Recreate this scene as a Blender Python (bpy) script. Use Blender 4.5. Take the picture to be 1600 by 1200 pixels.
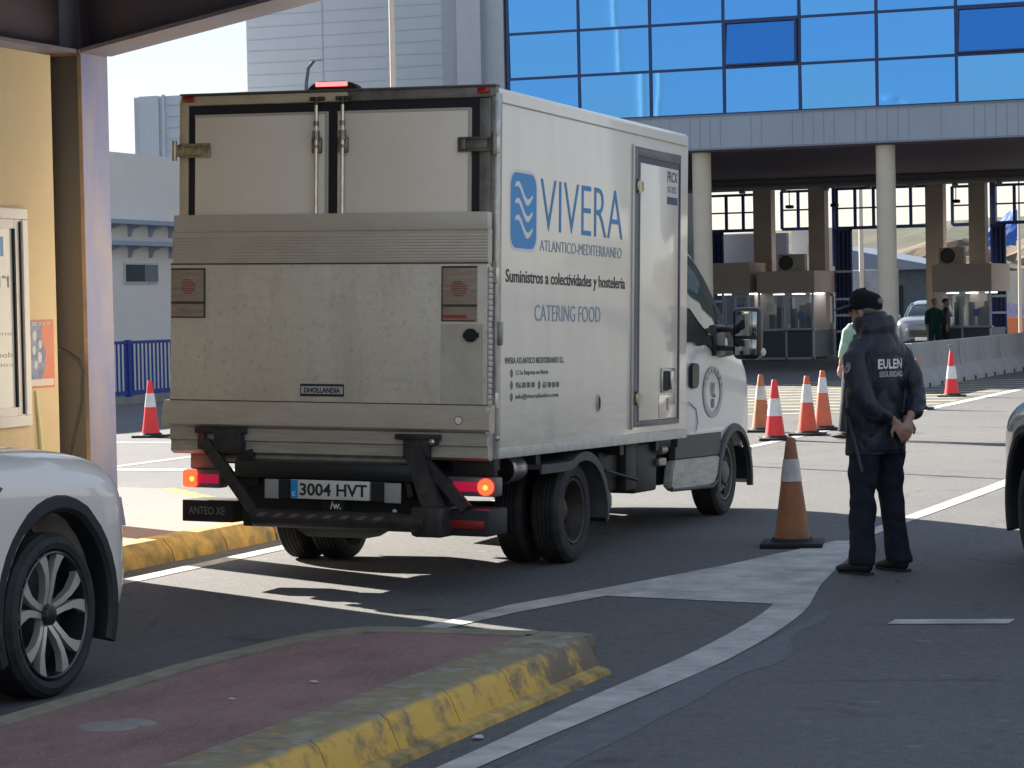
import bpy, bmesh, math, random
from mathutils import Vector, Matrix, noise
random.seed(7)
S = bpy.context.scene
for o in list(bpy.data.objects): bpy.data.objects.remove(o)
C = S.collection
R = math.radians

# ------------------------------------------------------------ camera
cam_d = bpy.data.cameras.new('camera'); cam = bpy.data.objects.new('camera', cam_d); C.objects.link(cam)
F_PX, PITCH, ROLL, HGT, YAW = 3950.5, 0.03029, 0.01976, 1.7308, 0.37004
Fw = Vector((-math.sin(YAW)*math.cos(PITCH), math.cos(YAW)*math.cos(PITCH), -math.sin(PITCH)))
Rt = Vector((math.cos(YAW), math.sin(YAW), 0)); Up = Rt.cross(Fw)
R2 = math.cos(ROLL)*Rt - math.sin(ROLL)*Up; U2 = math.sin(ROLL)*Rt + math.cos(ROLL)*Up
m = Matrix(((R2.x, U2.x, -Fw.x, 0), (R2.y, U2.y, -Fw.y, 0), (R2.z, U2.z, -Fw.z, HGT), (0, 0, 0, 1)))
cam.matrix_world = m
cam_d.sensor_width = 36; cam_d.lens = F_PX/1600*36; cam_d.clip_start = .1; cam_d.clip_end = 3000
S.camera = cam

# ------------------------------------------------------------ world, sun, exposure
SUN_AZ = 61.0     # degrees left of +Y that the sun stands
SUN_EL = 24.5
w = bpy.data.worlds.new('World'); S.world = w; w.use_nodes = True
nt = w.node_tree; bg = nt.nodes['Background']
sky = nt.nodes.new('ShaderNodeTexSky'); sky.sky_type = 'NISHITA'; sky.sun_disc = False
sky.sun_elevation = R(SUN_EL); sky.sun_rotation = R(-SUN_AZ); sky.air_density = 1.0; sky.dust_density = .05; sky.ozone_density = 1.5
hs = nt.nodes.new('ShaderNodeHueSaturation'); hs.inputs['Saturation'].default_value = 1.6; gm = nt.nodes.new('ShaderNodeGamma'); gm.inputs[1].default_value = .31; nt.links.new(sky.outputs[0], gm.inputs[0]); nt.links.new(gm.outputs[0], hs.inputs['Color']); tn = nt.nodes.new('ShaderNodeMix'); tn.data_type = 'RGBA'; tn.blend_type = 'MULTIPLY'; tn.inputs[0].default_value = 1; tn.inputs[7].default_value = (1.05, .985, 1.0, 1); nt.links.new(hs.outputs[0], tn.inputs[6]); nt.links.new(tn.outputs[2], bg.inputs[0]); bg.inputs[1].default_value = .125
sd = bpy.data.lights.new('sun', 'SUN'); sun = bpy.data.objects.new('sun', sd); C.objects.link(sun)
sd.energy = 4.4; sd.angle = R(.5); sd.color = (1, .93, .82)
sdir = Vector((-math.sin(R(SUN_AZ))*math.cos(R(SUN_EL)), math.cos(R(SUN_AZ))*math.cos(R(SUN_EL)), math.sin(R(SUN_EL))))
sun.rotation_euler = sdir.to_track_quat('Z', 'Y').to_euler()
S.view_settings.view_transform = 'Standard'; S.view_settings.look = 'None'
S.view_settings.exposure = 2.14; S.view_settings.gamma = 1
S.render.engine = 'CYCLES'
S.render.resolution_x = 1024; S.render.resolution_y = 768

# ------------------------------------------------------------ materials
MT = {}
def mat(name, col, rough=.6, metal=0., var=.0, vscale=4., vcol=None, bump=0., bscale=30., stretch=None, emit=0., coat=0., spec=.5, streak=0., speck=0.):
    if name in MT: return MT[name]
    m = bpy.data.materials.new(name); m.use_nodes = True; n = m.node_tree; b = n.nodes['Principled BSDF']
    b.inputs['Roughness'].default_value = rough; b.inputs['Metallic'].default_value = metal
    b.inputs['Specular IOR Level'].default_value = spec
    if coat: b.inputs['Coat Weight'].default_value = coat; b.inputs['Coat Roughness'].default_value = .06
    c = (*col, 1)
    b.inputs['Base Color'].default_value = c
    tc = n.nodes.new('ShaderNodeTexCoord'); mp = n.nodes.new('ShaderNodeMapping'); n.links.new(tc.outputs['Object'], mp.inputs[0])
    if stretch: mp.inputs['Scale'].default_value = stretch
    last = None
    def mix(fac_out, a, bcol):
        x = n.nodes.new('ShaderNodeMix'); x.data_type = 'RGBA'
        n.links.new(fac_out, x.inputs[0])
        if isinstance(a, tuple): x.inputs[6].default_value = a
        else: n.links.new(a, x.inputs[6])
        x.inputs[7].default_value = bcol
        return x.outputs[2]
    if var > 0 or vcol:
        nz = n.nodes.new('ShaderNodeTexNoise'); nz.inputs['Scale'].default_value = vscale; nz.inputs['Detail'].default_value = 8; nz.inputs['Roughness'].default_value = .65
        n.links.new(mp.outputs[0], nz.inputs[0])
        rp = n.nodes.new('ShaderNodeMapRange'); rp.inputs[1].default_value = .38; rp.inputs[2].default_value = .66; n.links.new(nz.outputs[0], rp.inputs[0])
        v2 = vcol if vcol else tuple(max(0, k*(1-var)) for k in col)
        last = mix(rp.outputs[0], c, (*v2, 1))
    if speck > 0:
        nz = n.nodes.new('ShaderNodeTexNoise'); nz.inputs['Scale'].default_value = 90; nz.inputs['Detail'].default_value = 3
        n.links.new(tc.outputs['Object'], nz.inputs[0])
        rp = n.nodes.new('ShaderNodeMapRange'); rp.inputs[1].default_value = .5; rp.inputs[2].default_value = .75; rp.inputs[4].default_value = speck; n.links.new(nz.outputs[0], rp.inputs[0])
        last = mix(rp.outputs[0], last or c, (min(1, col[0]*3), min(1, col[1]*3), min(1, col[2]*3), 1))
    if last is not None: n.links.new(last, b.inputs['Base Color'])
    if bump > 0:
        nz = n.nodes.new('ShaderNodeTexNoise'); nz.inputs['Scale'].default_value = bscale; nz.inputs['Detail'].default_value = 6
        n.links.new(mp.outputs[0], nz.inputs[0])
        bp = n.nodes.new('ShaderNodeBump'); bp.inputs['Strength'].default_value = bump; bp.inputs['Distance'].default_value = .02
        n.links.new(nz.outputs[0], bp.inputs['Height']); n.links.new(bp.outputs[0], b.inputs['Normal'])
    if emit > 0:
        b.inputs['Emission Color'].default_value = c; b.inputs['Emission Strength'].default_value = emit
    MT[name] = m
    return m

# ------------------------------------------------------------ mesh building
class MB:
    def __init__(s): s.bm = bmesh.new()
    def box(s, x0, x1, y0, y1, z0, z1, bev=0, seg=2, M=None):
        r = bmesh.ops.create_cube(s.bm, size=1)
        vs = r['verts']
        for v in vs: v.co = Vector(((x0+x1)/2+v.co.x*(x1-x0), (y0+y1)/2+v.co.y*(y1-y0), (z0+z1)/2+v.co.z*(z1-z0)))
        if M is not None:
            for v in vs: v.co = M @ v.co
        if bev > 0:
            es = list({e for v in vs for e in v.link_edges})
            bmesh.ops.bevel(s.bm, geom=es, offset=bev, segments=seg, affect='EDGES', profile=.5)
        return s
    def cyl(s, p0, p1, r0, r1=None, n=16, cap=True):
        r1 = r0 if r1 is None else r1
        p0, p1 = Vector(p0), Vector(p1); d = (p1-p0).normalized()
        u = d.orthogonal().normalized(); v = d.cross(u)
        A = [s.bm.verts.new(p0+r0*(math.cos(2*math.pi*i/n)*u+math.sin(2*math.pi*i/n)*v)) for i in range(n)]
        B = [s.bm.verts.new(p1+r1*(math.cos(2*math.pi*i/n)*u+math.sin(2*math.pi*i/n)*v)) for i in range(n)]
        for i in range(n): s.bm.faces.new((A[i], A[(i+1) % n], B[(i+1) % n], B[i]))
        if cap: s.bm.faces.new(A[::-1]); s.bm.faces.new(B)
        return s
    def tube(s, pts, r, n=8):
        pts = [Vector(p) for p in pts]; rings = []; u = None
        for i, p in enumerate(pts):
            d = (pts[min(i+1, len(pts)-1)]-pts[max(i-1, 0)]).normalized()
            u = d.orthogonal().normalized() if u is None else (u-u.dot(d)*d).normalized()
            v = d.cross(u); rr = r[i] if isinstance(r, (list, tuple)) else r
            rings.append([s.bm.verts.new(p+rr*(math.cos(2*math.pi*k/n)*u+math.sin(2*math.pi*k/n)*v)) for k in range(n)])
        for a, b in zip(rings, rings[1:]):
            for k in range(n): s.bm.faces.new((a[k], a[(k+1) % n], b[(k+1) % n], b[k]))
        s.bm.faces.new(rings[0][::-1]); s.bm.faces.new(rings[-1]); return s
    def chain(s, pts, n=16, up=(0, 1, 0)):
        """pts: (pos, rx, ry) elliptical sections; rx across (local x), ry along 'up'."""
        rings = []; P = [Vector(p[0]) for p in pts]
        for i, (p, rx, ry) in enumerate(pts):
            d = (P[min(i+1, len(P)-1)]-P[max(i-1, 0)]).normalized()
            f = Vector(up); f = (f-f.dot(d)*d)
            f = f.normalized() if f.length > 1e-3 else d.orthogonal().normalized()
            sd_ = d.cross(f)
            rings.append([s.bm.verts.new(P[i]+rx*math.cos(2*math.pi*k/n)*sd_+ry*math.sin(2*math.pi*k/n)*f) for k in range(n)])
        for a, b in zip(rings, rings[1:]):
            for k in range(n): s.bm.faces.new((a[k], a[(k+1) % n], b[(k+1) % n], b[k]))
        s.bm.faces.new(rings[0][::-1]); s.bm.faces.new(rings[-1]); return s
    def ball(s, c, rx, ry=None, rz=None, seg=16, M=None):
        ry = rx if ry is None else ry; rz = rx if rz is None else rz
        r = bmesh.ops.create_uvsphere(s.bm, u_segments=seg, v_segments=seg//2+2, radius=1)
        for v in r['verts']:
            q = Vector((v.co.x*rx, v.co.y*ry, v.co.z*rz)); q = (M @ q) if M is not None else q
            v.co = q+Vector(c)
        return s
    def prism(s, poly, ax, a, b, bev=0):
        """poly 2D; ax 'x': poly=(y,z); 'y': poly=(x,z); 'z': poly=(x,y)"""
        def P(q, t): return Vector((t, q[0], q[1])) if ax == 'x' else Vector((q[0], t, q[1])) if ax == 'y' else Vector((q[0], q[1], t))
        A = [s.bm.verts.new(P(q, a)) for q in poly]; B = [s.bm.verts.new(P(q, b)) for q in poly]; n = len(poly)
        fs = [s.bm.faces.new(A[::-1]), s.bm.faces.new(B)]
        for i in range(n): s.bm.faces.new((A[i], A[(i+1) % n], B[(i+1) % n], B[i]))
        if bev > 0:
            es = [e for e in {e for v in A+B for e in v.link_edges}]
            bmesh.ops.bevel(s.bm, geom=es, offset=bev, segments=2, affect='EDGES')
        return s
    def sheet(s, pts):
        s.bm.faces.new([s.bm.verts.new(Vector(p)) for p in pts]); return s
    def lathe(s, prof, c, ax='x', n=32):
        """prof: (along, radius)"""
        c = Vector(c); rings = []
        for a, r in prof:
            ring = []
            for k in range(n):
                t = 2*math.pi*k/n; u, v = r*math.cos(t), r*math.sin(t)
                q = (a, u, v) if ax == 'x' else (u, a, v) if ax == 'y' else (u, v, a)
                ring.append(s.bm.verts.new(c+Vector(q)))
            rings.append(ring)
        for a, b in zip(rings, rings[1:]):
            for k in range(n): s.bm.faces.new((a[k], a[(k+1) % n], b[(k+1) % n], b[k]))
        return s
    def loft(s, secs, cap=True, closed=True):
        rings = [[s.bm.verts.new(Vector(p)) for p in sec] for sec in secs]; n = len(rings[0])
        for a, b in zip(rings, rings[1:]):
            for k in range(n if closed else n-1): s.bm.faces.new((a[k], a[(k+1) % n], b[(k+1) % n], b[k]))
        if cap: s.bm.faces.new(rings[0][::-1]); s.bm.faces.new(rings[-1])
        return s
    def mesh(s, name, smooth=40, fix=True):
        if fix: bmesh.ops.recalc_face_normals(s.bm, faces=s.bm.faces)
        me = bpy.data.meshes.new(name); s.bm.to_mesh(me); s.bm.free()
        if smooth:
            me.shade_smooth(); me.set_sharp_from_angle(angle=R(smooth))
        return me
    def build(s, name, mt, parent=None, T=None, smooth=40):
        return link(name, s.mesh(name, smooth), mt, parent, T)
def link(name, me, mt, parent=None, T=None):
    o = bpy.data.objects.new(name, me); C.objects.link(o)
    if mt is not None: me.materials.clear(); me.materials.append(mt)
    if parent is not None: o.parent = parent
    if T is not None: o.matrix_local = T
    return o
def tag(o, label=None, cat=None, group=None, kind=None):
    if label: o['label'] = label
    if cat: o['category'] = cat
    if group: o['group'] = group
    if kind: o['kind'] = kind
    return o
def thing(name, label, cat, loc=(0, 0, 0), rz=0, group=None):
    o = bpy.data.objects.new(name, None); C.objects.link(o); o.location = loc; o.rotation_euler = (0, 0, rz); o.empty_display_size = .2
    return tag(o, label, cat, group)
def struct(name, mb, mt, smooth=40): return tag(mb.build(name, mt, smooth=smooth), kind='structure')
def copy_tree(o, parent=None):
    c = o.copy(); C.objects.link(c)
    if parent is not None: c.parent = parent
    for ch in list(o.children): copy_tree(ch, c)
    return c
def evaluated(me, mods):
    o = bpy.data.objects.new('tmp', me); C.objects.link(o)
    for t, kw in mods:
        md = o.modifiers.new(t, t)
        for k, v in kw.items(): setattr(md, k, v)
    dg = bpy.context.evaluated_depsgraph_get(); dg.update()
    out = bpy.data.meshes.new_from_object(o.evaluated_get(dg)); bpy.data.objects.remove(o); return out
def organic(mb, voxel=.008, smooth_it=4, wrinkle=0., wscale=6., wst=(1, 1, 1)):
    me = evaluated(mb.mesh('tmp', 0), [('REMESH', dict(mode='VOXEL', voxel_size=voxel)), ('SMOOTH', dict(iterations=smooth_it, factor=.5))])
    if wrinkle:
        me.update()
        nn = [v.normal.copy() for v in me.vertices]
        for v, nv in zip(me.vertices, nn):
            q = Vector((v.co.x*wst[0], v.co.y*wst[1], v.co.z*wst[2]))*wscale
            d = noise.noise(q) + .5*noise.noise(q*2.1+Vector((3, 1, 7)))
            v.co += nv*(wrinkle*(abs(d)*2-.7))
    me.shade_smooth(); return me
def boolean(me, cutter, op='DIFFERENCE'):
    co = bpy.data.objects.new('cut', cutter); C.objects.link(co)
    out = evaluated(me, [('BOOLEAN', dict(object=co, operation=op, solver='EXACT'))]); bpy.data.objects.remove(co); return out
def text(name, s, origin, xd, yd, wdt, hgt, mt, parent, T=None, bold=0., spacing=1., depth=.0015):
    """mesh lettering whose bounding box starts at origin (lower left), width wdt, height hgt"""
    cu = bpy.data.curves.new('t', 'FONT'); cu.body = s; cu.size = 1; cu.offset = bold; cu.space_character = spacing; cu.resolution_u = 3; cu.extrude = .01
    o = bpy.data.objects.new('t', cu); C.objects.link(o)
    dg = bpy.context.evaluated_depsgraph_get(); dg.update()
    me = bpy.data.meshes.new_from_object(o.evaluated_get(dg)); bpy.data.objects.remove(o)
    xs = [v.co.x for v in me.vertices]; ys = [v.co.y for v in me.vertices]
    x0, y0 = min(xs), min(ys); sx = wdt/(max(xs)-x0); sy = hgt/(max(ys)-y0)
    X, Y, O = Vector(xd), Vector(yd), Vector(origin); N = X.cross(Y)
    for v in me.vertices: v.co = O+X*((v.co.x-x0)*sx)+Y*((v.co.y-y0)*sy)+N*(depth if v.co.z > 0 else 0)
    return link(name, me, mt, parent, T)

# ------------------------------------------------------------ shared materials
def ground_mat():
    m = bpy.data.materials.new('asphalt'); m.use_nodes = True; n = m.node_tree; b = n.nodes['Principled BSDF']
    tc = n.nodes.new('ShaderNodeTexCoord')
    def nz(sc, det=6, ro=.6, st=None):
        x = n.nodes.new('ShaderNodeTexNoise'); x.inputs['Scale'].default_value = sc; x.inputs['Detail'].default_value = det; x.inputs['Roughness'].default_value = ro
        if st:
            mp = n.nodes.new('ShaderNodeMapping'); mp.inputs['Scale'].default_value = st; n.links.new(tc.outputs['Object'], mp.inputs[0]); n.links.new(mp.outputs[0], x.inputs[0])
        else: n.links.new(tc.outputs['Object'], x.inputs[0])
        return x
    def rng(src, a, b_, c=0, d=1):
        r = n.nodes.new('ShaderNodeMapRange'); r.inputs[1].default_value = a; r.inputs[2].default_value = b_; r.inputs[3].default_value = c; r.inputs[4].default_value = d
        n.links.new(src, r.inputs[0]); return r.outputs[0]
    def mix(f, a, c2, mode='MIX'):
        x = n.nodes.new('ShaderNodeMix'); x.data_type = 'RGBA'; x.blend_type = mode; n.links.new(f, x.inputs[0])
        for i, q in ((6, a), (7, c2)):
            if isinstance(q, tuple): x.inputs[i].default_value = q
            else: n.links.new(q, x.inputs[i])
        return x.outputs[2]
    big = mix(rng(nz(.45, 5).outputs[0], .35, .65), (.098, .097, .098, 1), (.066, .068, .073, 1))
    trk = mix(rng(nz(.9, 4, .6, (1, .08, 1)).outputs[0], .5, .7, 0, .55), big, (.062, .060, .061, 1))
    mot = mix(rng(nz(16, 5, .75).outputs[0], .42, .62, 0, .55), trk, (.155, .152, .15, 1))
    agg = mix(rng(nz(110, 2).outputs[0], .50, .68, 0, .8), mot, (.21, .20, .185, 1))
    dk = mix(rng(nz(60, 3).outputs[0], .3, .45, .5, 0), agg, (.03, .03, .032, 1))
    spots = mix(rng(nz(5, 3, .4).outputs[0], .70, .74, 0, .5), dk, (.22, .22, .21, 1))
    vo = n.nodes.new('ShaderNodeTexVoronoi'); vo.feature = 'DISTANCE_TO_EDGE'; vo.inputs['Scale'].default_value = .33
    wp = n.nodes.new('ShaderNodeVectorMath'); wp.operation = 'MULTIPLY_ADD'; wp.inputs[1].default_value = (.5, .5, 0); n.links.new(nz(1.6, 5).outputs[1], wp.inputs[0]); n.links.new(tc.outputs['Object'], wp.inputs[2]); n.links.new(wp.outputs[0], vo.inputs['Vector'])
    crk = rng(vo.outputs[0], .0, .006, .55, 0)
    gate_ = n.nodes.new('ShaderNodeMath'); gate_.operation = 'MULTIPLY'; n.links.new(crk, gate_.inputs[0]); n.links.new(rng(nz(.5, 3).outputs[0], .5, .6), gate_.inputs[1])
    c2 = mix(gate_.outputs[0], spots, (.025, .025, .026, 1))
    oil = mix(rng(nz(1.7, 4, .5).outputs[0], .63, .72, 0, .6), c2, (.035, .034, .036, 1))
    n.links.new(oil, b.inputs['Base Color'])
    b.inputs['Roughness'].default_value = .85
    bp = n.nodes.new('ShaderNodeBump'); bp.inputs['Strength'].default_value = .5; bp.inputs['Distance'].default_value = .01
    n.links.new(nz(110, 4).outputs[0], bp.inputs['Height']); n.links.new(bp.outputs[0], b.inputs['Normal'])
    return m
ASPH = ground_mat()
WHITE_LINE = mat('road_paint', (.56, .54, .49), .8, vcol=(.30, .29, .27), vscale=3.2, bump=.3, bscale=90, speck=.1)
YEL_LINE = mat('yellow_road_paint', (.50, .45, .27), .8, vcol=(.25, .23, .17), vscale=3.)
KERB_Y = mat('yellow_kerb_paint', (.60, .37, .075), .7, vcol=(.17, .13, .06), vscale=5., bump=.6, bscale=14)
KERB_TOP = mat('worn_kerb_top', (.20, .175, .12), .85, vcol=(.30, .27, .19), vscale=6, bump=.4, bscale=25)
RED_PAVE = mat('red_island_paint', (.265, .148, .132), .75, vcol=(.175, .09, .082), vscale=4.2, bump=.5, bscale=28, stretch=(1, .45, 1), speck=.3)
PINK_PAVE = mat('pink_paving', (.25, .15, .135), .85, vcol=(.21, .165, .155), vscale=3, bump=.3)
BLACK = mat('black_rubber', (.012, .012, .013), .75, bump=.2, bscale=60)
BLK_GLOSS = mat('black_plastic', (.014, .014, .016), .35)
CLAD = mat('black_cladding', (.012, .013, .015), .6)
STEEL_DK = mat('dark_chassis_steel', (.022, .022, .024), .55, .2, var=.4, vscale=8, bump=.2)
CHROME = mat('polished_steel', (.62, .58, .52), .25, .95, var=.2, vscale=20)
RED_LENS = mat('red_lens', (.35, .01, .012), .15, spec=.8)
RED_ON = mat('lit_red_lens', (1., .035, .012), .3, emit=1.3)
AMB_ON = mat('lit_lamp_core', (1., .14, .02), .3, emit=1.5)
GLASS_DK = mat('dark_window_glass', (.02, .03, .032), .04, spec=1.)
SKIN = mat('skin', (.42, .23, .16), .55, var=.12, vscale=25)

# ------------------------------------------------------------ ground and road
g = MB(); 
for a, b in (((-900, -300), (900, 900)),): g.sheet([(a[0], a[1], 0), (b[0], a[1], 0), (b[0], b[1], 0), (a[0], b[1], 0)])
struct('ground', g, ASPH, 0)
def strip(pts_l, pts_r, z=.004):
    mb = MB(); n = len(pts_l)
    L = [mb.bm.verts.new((*p, z)) for p in pts_l]; Rr = [mb.bm.verts.new((*p, z)) for p in pts_r]
    for i in range(n-1): mb.bm.faces.new((L[i], Rr[i], Rr[i+1], L[i+1]))
    return mb
def smoothline(pts, k=8):
    out = []
    for i in range(len(pts)-1):
        p0 = pts[max(i-1, 0)]; p1 = pts[i]; p2 = pts[i+1]; p3 = pts[min(i+2, len(pts)-1)]
        for j in range(k):
            t = j/k
            out.append(tuple(.5*((2*p1[a])+(-p0[a]+p2[a])*t+(2*p0[a]-5*p1[a]+4*p2[a]-p3[a])*t*t+(-p0[a]+3*p1[a]-3*p2[a]+p3[a])*t**3) for a in (0, 1)))
    return out+[tuple(pts[-1])]
gore_in = [(-3.80, 5.0), (-3.72, 8.74), (-3.73, 10.31), (-3.71, 12.0), (-3.80, 13.6), (-4.02, 15.1), (-4.23, 16.9), (-4.40, 18.3)]
gore_ou = [(-3.63, 5.0), (-3.57, 8.77), (-3.52, 10.2), (-3.47, 11.9), (-3.58, 13.6), (-3.84, 15.1), (-4.08, 16.9), (-4.26, 18.3)]
struct('road_marking', strip(smoothline(gore_in), smoothline(gore_ou)), WHITE_LINE, 0)
struct('road_marking', strip([(-4.40, 18.3), (-4.33, 23), (-4.33, 44)], [(-4.26, 18.3), (-4.17, 23), (-4.15, 44)]), WHITE_LINE, 0)
struct('road_marking', strip([(-5.66, 11.5), (-5.42, 12.76), (-5.33, 13.67), (-5.07, 14.6), (-4.73, 16.0), (-4.42, 17.8)], [(-5.52, 11.5), (-5.28, 12.6), (-5.17, 13.3), (-4.93, 14.2), (-4.6, 15.9), (-4.36, 17.8)]), WHITE_LINE, 0)
struct('road_marking', strip([(-4.96, 14.2), (-4.80, 15.0), (-4.63, 15.9), (-4.38, 17.8)], [(-3.80, 14.0), (-3.95, 15.0), (-4.07, 15.9), (-4.30, 17.8)], .0036), WHITE_LINE, 0)
struct('road_marking', strip([(-8.38, -5), (-8.36, 14), (-8.40, 40)], [(-8.24, -5), (-8.20, 14), (-8.26, 40)]), WHITE_LINE, 0)
struct('road_marking', strip([(-3.02, 13.25), (-2.4, 13.4)], [(-3.02, 13.45), (-2.4, 13.6)]), WHITE_LINE, 0)
struct('road_marking', strip([(-14.75, 18), (-14.75, 52)], [(-14.6, 18), (-14.6, 52)]), WHITE_LINE, 0)
struct('road_marking', strip([(-22, 24.6), (-9.5, 24.6)], [(-22, 24.95), (-9.5, 24.95)]), WHITE_LINE, 0)
struct('road_marking', strip([(-22, 29.9), (-12.5, 29.9)], [(-22, 30.15), (-12.5, 30.15)]), WHITE_LINE, 0)
struct('road_marking', strip([(-8.42, 36), (-8.36, 60)], [(-8.2, 36), (-8.14, 60)]), WHITE_LINE, 0)
struct('road_marking', strip([(-14.2, 48.5), (-10.6, 36.2)], [(-14.0, 48.6), (-10.4, 36.3)]), YEL_LINE, 0)
for i in range(12):
    y = 37.5+i*1.35
    x0 = -10.5-(y-36.4)*.28
    struct('road_marking', strip([(max(x0, -13.8), y), (-8.5, y+1.1)], [(max(x0, -13.8), y+.35), (-8.5, y+1.45)]), YEL_LINE, 0)
patch = MB(); L = []; Rr = []
for i in range(40):
    y = 6+i*.2; cx = -3.50 if y < 11.5 else -3.46-.02*(y-11.5)
    L.append((cx+.015, y)); Rr.append((cx+.24+.09*noise.noise(Vector((0, y*1.3, 0)))-.22*max(0, (y-11.8)/2), y))
PATCH = mat('worn_asphalt_patch', (.135, .14, .15), .85, vcol=(.095, .097, .10), vscale=7, bump=.4, bscale=60, speck=.3)
struct('road_patch', strip(L, Rr, .0015), PATCH, 0)

# traffic island in the foreground: red top, concrete border, yellow kerb stones
isl = MB(); isl.prism([(-5.28, -6), (-4.32, -6), (-4.25, 11.0), (-4.28, 11.15), (-5.0, 11.2), (-5.22, 10.9), (-5.32, 9.9)], 'z', -.05, .168)
struct('traffic_island', isl, RED_PAVE, 0)
k = MB()
yy = -6.0; edges = []
while yy < 11.15: edges.append(yy); yy += .62
edges = [e for e in edges if e < 10.7]+[11.22]
for a, b in zip(edges, edges[1:]):
    xb = -3.95
    k.prism([(-4.30, -.05), (-3.93, -.05), (-3.94, .04), (-3.985, .145), (-4.02, .172), (-4.30, .172)], 'y', a+.004, b-.004)
struct('kerb', k, None)
kb = C.objects[-1]
km = bpy.data.materials.new('kerb_mix'); km.use_nodes = True; n_ = km.node_tree; b_ = n_.nodes['Principled BSDF']
tc_ = n_.nodes.new('ShaderNodeTexCoord'); sp_ = n_.nodes.new('ShaderNodeSeparateXYZ'); n_.links.new(tc_.outputs['Object'], sp_.inputs[0])
nz_ = n_.nodes.new('ShaderNodeTexNoise'); nz_.inputs['Scale'].default_value = 5; nz_.inputs['Detail'].default_value = 7; nz_.inputs['Roughness'].default_value = .7; n_.links.new(tc_.outputs['Object'], nz_.inputs[0])
def nmath(op, a, b=None, c=None):
    x = n_.nodes.new('ShaderNodeMath'); x.operation = op
    for i, q in enumerate((a, b, c)):
        if q is None: continue
        if isinstance(q, (int, float)): x.inputs[i].default_value = q
        else: n_.links.new(q, x.inputs[i])
    return x.outputs[0]
def nmix(f, a, b):
    x = n_.nodes.new('ShaderNodeMix'); x.data_type = 'RGBA'; n_.links.new(f, x.inputs[0])
    for i, q in ((6, a), (7, b)):
        if isinstance(q, tuple): x.inputs[i].default_value = q
        else: n_.links.new(q, x.inputs[i])
    return x.outputs[2]
dirt = nmath('MULTIPLY_ADD', nz_.outputs[0], 6., -2.7)
wear_end = nmath('MULTIPLY_ADD', sp_.outputs[1], 1.7, -17.75)      # rubbed, blackened paint at the far end of the kerb
wear = nmath('ADD', dirt, nmath('MINIMUM', nmath('MAXIMUM', wear_end, -.35), .75)); cl = n_.nodes.new('ShaderNodeClamp'); n_.links.new(wear, cl.inputs[0])
side = nmix(cl.outputs[0], (.64, .38, .07, 1), (.17, .13, .085, 1))
nz2 = n_.nodes.new('ShaderNodeTexNoise'); nz2.inputs['Scale'].default_value = 9; nz2.inputs['Detail'].default_value = 8; n_.links.new(tc_.outputs['Object'], nz2.inputs[0])
cl2 = n_.nodes.new('ShaderNodeClamp'); n_.links.new(nmath('MULTIPLY_ADD', nz2.outputs[0], 5, -2.2), cl2.inputs[0])
top = nmix(cl2.outputs[0], (.16, .14, .10, 1), (.30, .26, .175, 1))
cl3 = n_.nodes.new('ShaderNodeClamp'); n_.links.new(nmath('MULTIPLY_ADD', nmath('ADD', sp_.outputs[2], nmath('MULTIPLY', nz2.outputs[0], .03)), 60, -10.3), cl3.inputs[0])
n_.links.new(nmix(cl3.outputs[0], side, top), b_.inputs['Base Color']); b_.inputs['Roughness'].default_value = .75
bp_ = n_.nodes.new('ShaderNodeBump'); bp_.inputs['Strength'].default_value = .7; bp_.inputs['Distance'].default_value = .02; n_.links.new(nz2.outputs[0], bp_.inputs['Height']); n_.links.new(bp_.outputs[0], b_.inputs['Normal'])
kb.data.materials.append(km)
# low painted gutter strip at the kerb foot, and the pale border on the other two sides
gut = MB(); gut.loft([[(-3.96, -6, -.01), (-3.87, -6, -.01), (-3.88, -6, .022), (-3.945, -6, .038)], [(-3.96, 11.2, -.01), (-3.87, 11.2, -.01), (-3.88, 11.2, .022), (-3.945, 11.2, .038)]])
struct('kerb', gut, KERB_Y)
bd = MB(); outer = [(-5.40, -6), (-5.46, 8.3), (-5.49, 9.9), (-5.44, 10.7), (-5.36, 11.15), (-5.2, 11.36), (-4.9, 11.38), (-4.5, 11.37), (-4.27, 11.36)]
inner = [(-5.28, -6), (-5.32, 8.3), (-5.35, 9.9), (-5.3, 10.6), (-5.22, 10.9), (-5.12, 11.14), (-4.9, 11.18), (-4.5, 11.18), (-4.27, 11.17)]
rings = []
for o_, i_ in zip(outer, inner): rings.append([(*o_, -.03), (*o_, .16), ((o_[0]*.9+i_[0]*.1), (o_[1]*.9+i_[1]*.1), .172), (*i_, .172), (*i_, -.03)])
bd.loft(rings); bd.prism([(-4.275, 11.2), (-3.955, 11.225), (-3.99, 11.30), (-4.06, 11.35), (-4.275, 11.358)], 'z', -.03, .1715, .012); struct('kerb', bd, KERB_TOP)
fr = MB()   # fragment of broken surface on the island
fr.ball((-4.92, 8.35, .165), .13, .10, .018); fr.ball((-4.86, 8.45, .165), .10, .06, .02)
struct('concrete_patch', fr, mat('cement_patch', (.27, .24, .21), .9, bump=.8, bscale=20))

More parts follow.
